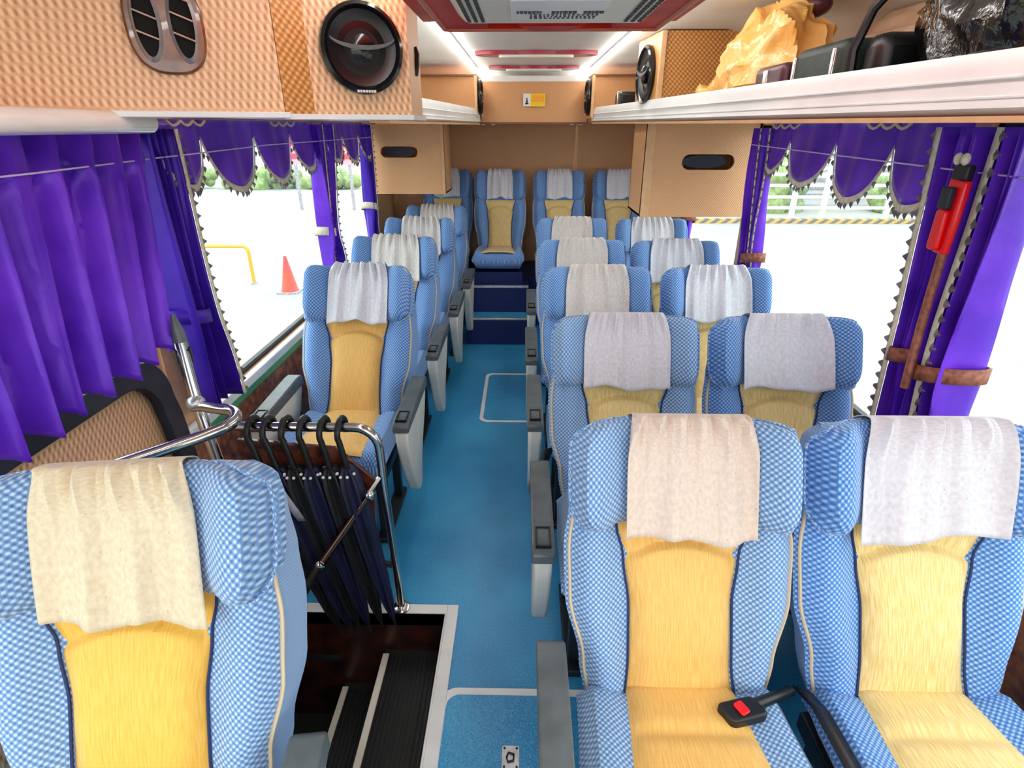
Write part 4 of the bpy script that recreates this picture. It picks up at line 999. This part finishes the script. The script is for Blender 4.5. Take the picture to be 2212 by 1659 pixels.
t = thing('suitcase', 'dark green leather case on the rack next to the maroon case', 'suitcase', (.88, 1.65, RZ))
MB().box(.775, 1.02, 1.60, 1.88, RZ, 1.95).build('case_body', M['green_case'], t, world=True, bevel=.025)
for y in (1.635, 1.86): MB().box(.768, .79, y-.008, y+.008, RZ+.01, 1.93).build('case_strap', M['chrome'], t, world=True, bevel=.003)
t = thing('shoulder_bag', 'black shoulder bag with a long looping strap on the rack', 'bag', (.9, 1.4, RZ))
MB().box(.81, 1.0, 1.50, 1.59, RZ, 1.95).build('bag_body', M['black'], t, world=True, bevel=.03)
MB().tube([(.80, 1.585, 1.82), (.795, 1.59, 1.92), (.81, 1.57, 2.0), (.84, 1.52, 2.06), (.90, 1.46, 2.09), (.98, 1.45, 2.05), (.98, 1.53, 1.95)], .011, 8).build('bag_strap', M['black'], t, world=True)
t = thing('duffel_bag', 'navy duffel bag half covered by the black plastic sack', 'bag', (.95, 1.2, RZ))
lump('', '', '', (1.13, 1.24, RZ+.12), (.15, .26, .20), None, .12, 1.4, 9, .105, None, 56).build('bag_body', M['navy_cloth'], t, world=True)
MB().tube([(1.00, 1.40, RZ+.01), (.99, 1.42, RZ+.09), (1.01, 1.41, RZ+.18), (1.06, 1.36, RZ+.26)], .006, 6).build('bag_piping', M['strapgrey'], t, world=True)
t = thing('plastic_sack', 'shiny crumpled black plastic sack at the right end of the rack', 'bag', (.98, 1.0, RZ))
lump('', '', '', (.925, 1.20, RZ+.14), (.12, .29, .24), None, .26, 2.0, 5.5, .125, None, 96).build('sack_body', M['bag_black'], t, world=True)
t = thing('hanging_cloth', 'beige gathered cloth with a maroon cap above the yellow bag', 'cloth', (1.1, 2.1, 2.1))
def hc(u, v):
    y = 1.50+.75*u; a = R(-20+95*v)
    return (1.29-.22*math.cos(a)*(.6+.4*u)+.0, y, 1.93+.17*math.sin(a)+.008*math.sin(9*PI*v))
MB().grid(hc, 30, 40).build('cloth', mottled('beige_cloth', srgb(196, 160, 128), srgb(222, 194, 164), 8, .8), t, world=True, solid=.004)
MB().sphere((.97, 2.26, 2.12), (.05, .07, .035), 16).build('maroon_cap', M['maroon'], t, world=True)
# odds and ends at the back of the right rack
t = thing('camera_case', 'black case with a silver band at the back of the right rack', 'case', (.66, 4.1, RZ))
MB().box(.60, .73, 4.0, 4.2, RZ+.012, 1.955).build('case_body', M['black'], t, world=True, bevel=.02)
MB().box(.595, .735, 4.06, 4.085, RZ+.012, 1.959).build('silver_band', M['chrome'], t, world=True, bevel=.003)
t = thing('dark_box', 'small dark maroon box at the back of the right rack', 'box', (.76, 3.9, RZ))
MB().box(.70, .82, 3.82, 3.96, RZ+.012, 1.94).build('box_body', M['maroon'], t, world=True, bevel=.01)
MB().box(.698, .822, 3.818, 3.962, 1.912, 1.944).build('box_lid', M['black'], t, world=True, bevel=.004)

# ------------------------------------------------------------------ outside
GZ = -1.1
b = MB(); b.box(-150, 150, -120, 180, GZ-.1, GZ); o = b.build('ground', M['concrete']); struct(o)
def cone(label, x, y):
    t = thing('traffic_cone', label, 'traffic cone', (x, y, GZ))
    MB().lathe([(.17, .03), (.15, .05), (.03, .66), (.02, .68)], 24).build('cone', M['cone'], t)
    MB().prism(rrect(-.2, .2, -.2, .2, .05), lambda a, c, d: (a, c, d), 0, .03).build('base', M['strapgrey'], t)
cone('orange red traffic cone on the pale ground outside the left window', -4.42, 10.4)
t = thing('barrier_hoop', 'amber hoop barrier on the ground outside the left window', 'barrier', (-5.85, 10.97, GZ))
MB().tube([(-.49, 0, 0), (-.49, 0, .62)]+[(-.39+.10*math.cos(R(a)), 0, .64+.10*math.sin(R(a))) for a in range(165, 89, -15)]+[(.39+.10*math.cos(R(a)), 0, .64+.10*math.sin(R(a))) for a in range(90, 14, -15)]+[(.49, 0, .62), (.49, 0, 0)], .035, 10).build('hoop', M['barrier'], t)
for x in (-.49, .49): MB().lathe([(.07, 0), (.06, .04)], 14, lambda r, a, z, x=x: (x+r*math.cos(a), r*math.sin(a), z)).build('foot', M['strapgrey'], t)
t = thing('white_fence', 'white railing with horizontal bars across the yard outside', 'fence', (11, 19.6, GZ))
px = [3.2, 5.0, 7.0, 8.9, 9.9, 12.0, 13.0, 15.2, 17.4]
for x in px: MB().box(x-.07, x+.07, 19.5, 19.64, GZ, .75).build('post', M['fencewhite'], t, world=True)
for z in (-.72, -.38, -.02, .32, .64): MB().box(3.2, 17.4, 19.54, 19.6, z, z+.09).build('rail', M['fencewhite'], t, world=True)
o = MB().box(1.5, 40, 19.0, 19.25, GZ, GZ+.13).build('striped_kerb', M['kerb']); tag(o, 'yellow and black striped kerb before the white railing', 'kerb')
r = random.Random(11)
def hedge(label, x0, x1, y, h, seed):
    b = MB(); r = random.Random(seed)
    for k in range(60):
        x = r.uniform(x0, x1); z = GZ+r.uniform(.1, h); b.sphere((x, y+r.uniform(-.4, .4), z), (r.uniform(.25, .5),)*3, 8)
    o = b.build('hedge', M['leafy']); tag(o, label, 'hedge')
hedge('green hedge behind the white railing outside', 9.0, 10.2, 22, 1.7, 1)
hedge('low green hedge behind the railing, farther right', 13.2, 14.3, 22, 1.0, 2)
hedge('green hedge far beyond the cone outside the left windows', -22, -8, 30, .7, 3)
t = thing('grey_shed', 'pale grey louvred wall behind the railing outside', 'wall', (7.5, 24, GZ))
b = MB(); b.box(4.5, 18, 24, 24.4, GZ, .9); b.build('shed_wall', M['fencewhite'], t, world=True)
b = MB()
for k in range(6): b.box(4.7, 17.8, 23.93, 24.0, GZ+.3+.3*k, GZ+.42+.3*k)
b.build('louvres', M['strapgrey'], t, world=True)
t = thing('roadside_sign', 'pinkish red sign board far outside the second left window', 'sign', (-7.4, 22, GZ))
MB().box(-1.3, 1.3, 0, .08, 1.6, 3.3).build('board', plain('pale_pink_board', srgb(206, 150, 160), .6), t)
b = MB()
for k in range(3):
    for q in range(3): b.box(-1.1+.8*k, -.5+.8*k, -.02, 0, 1.8+.45*q, 1.98+.45*q)
    b.box(-.86+.8*k, -.74+.8*k, -.02, 0, 1.75, 3.0)
b.build('characters', M['inkred'], t)
for x in (-1.0, 1.0): MB().box(x-.05, x+.05, 0, .08, 0, 1.6).build('post', M['strapgrey'], t)
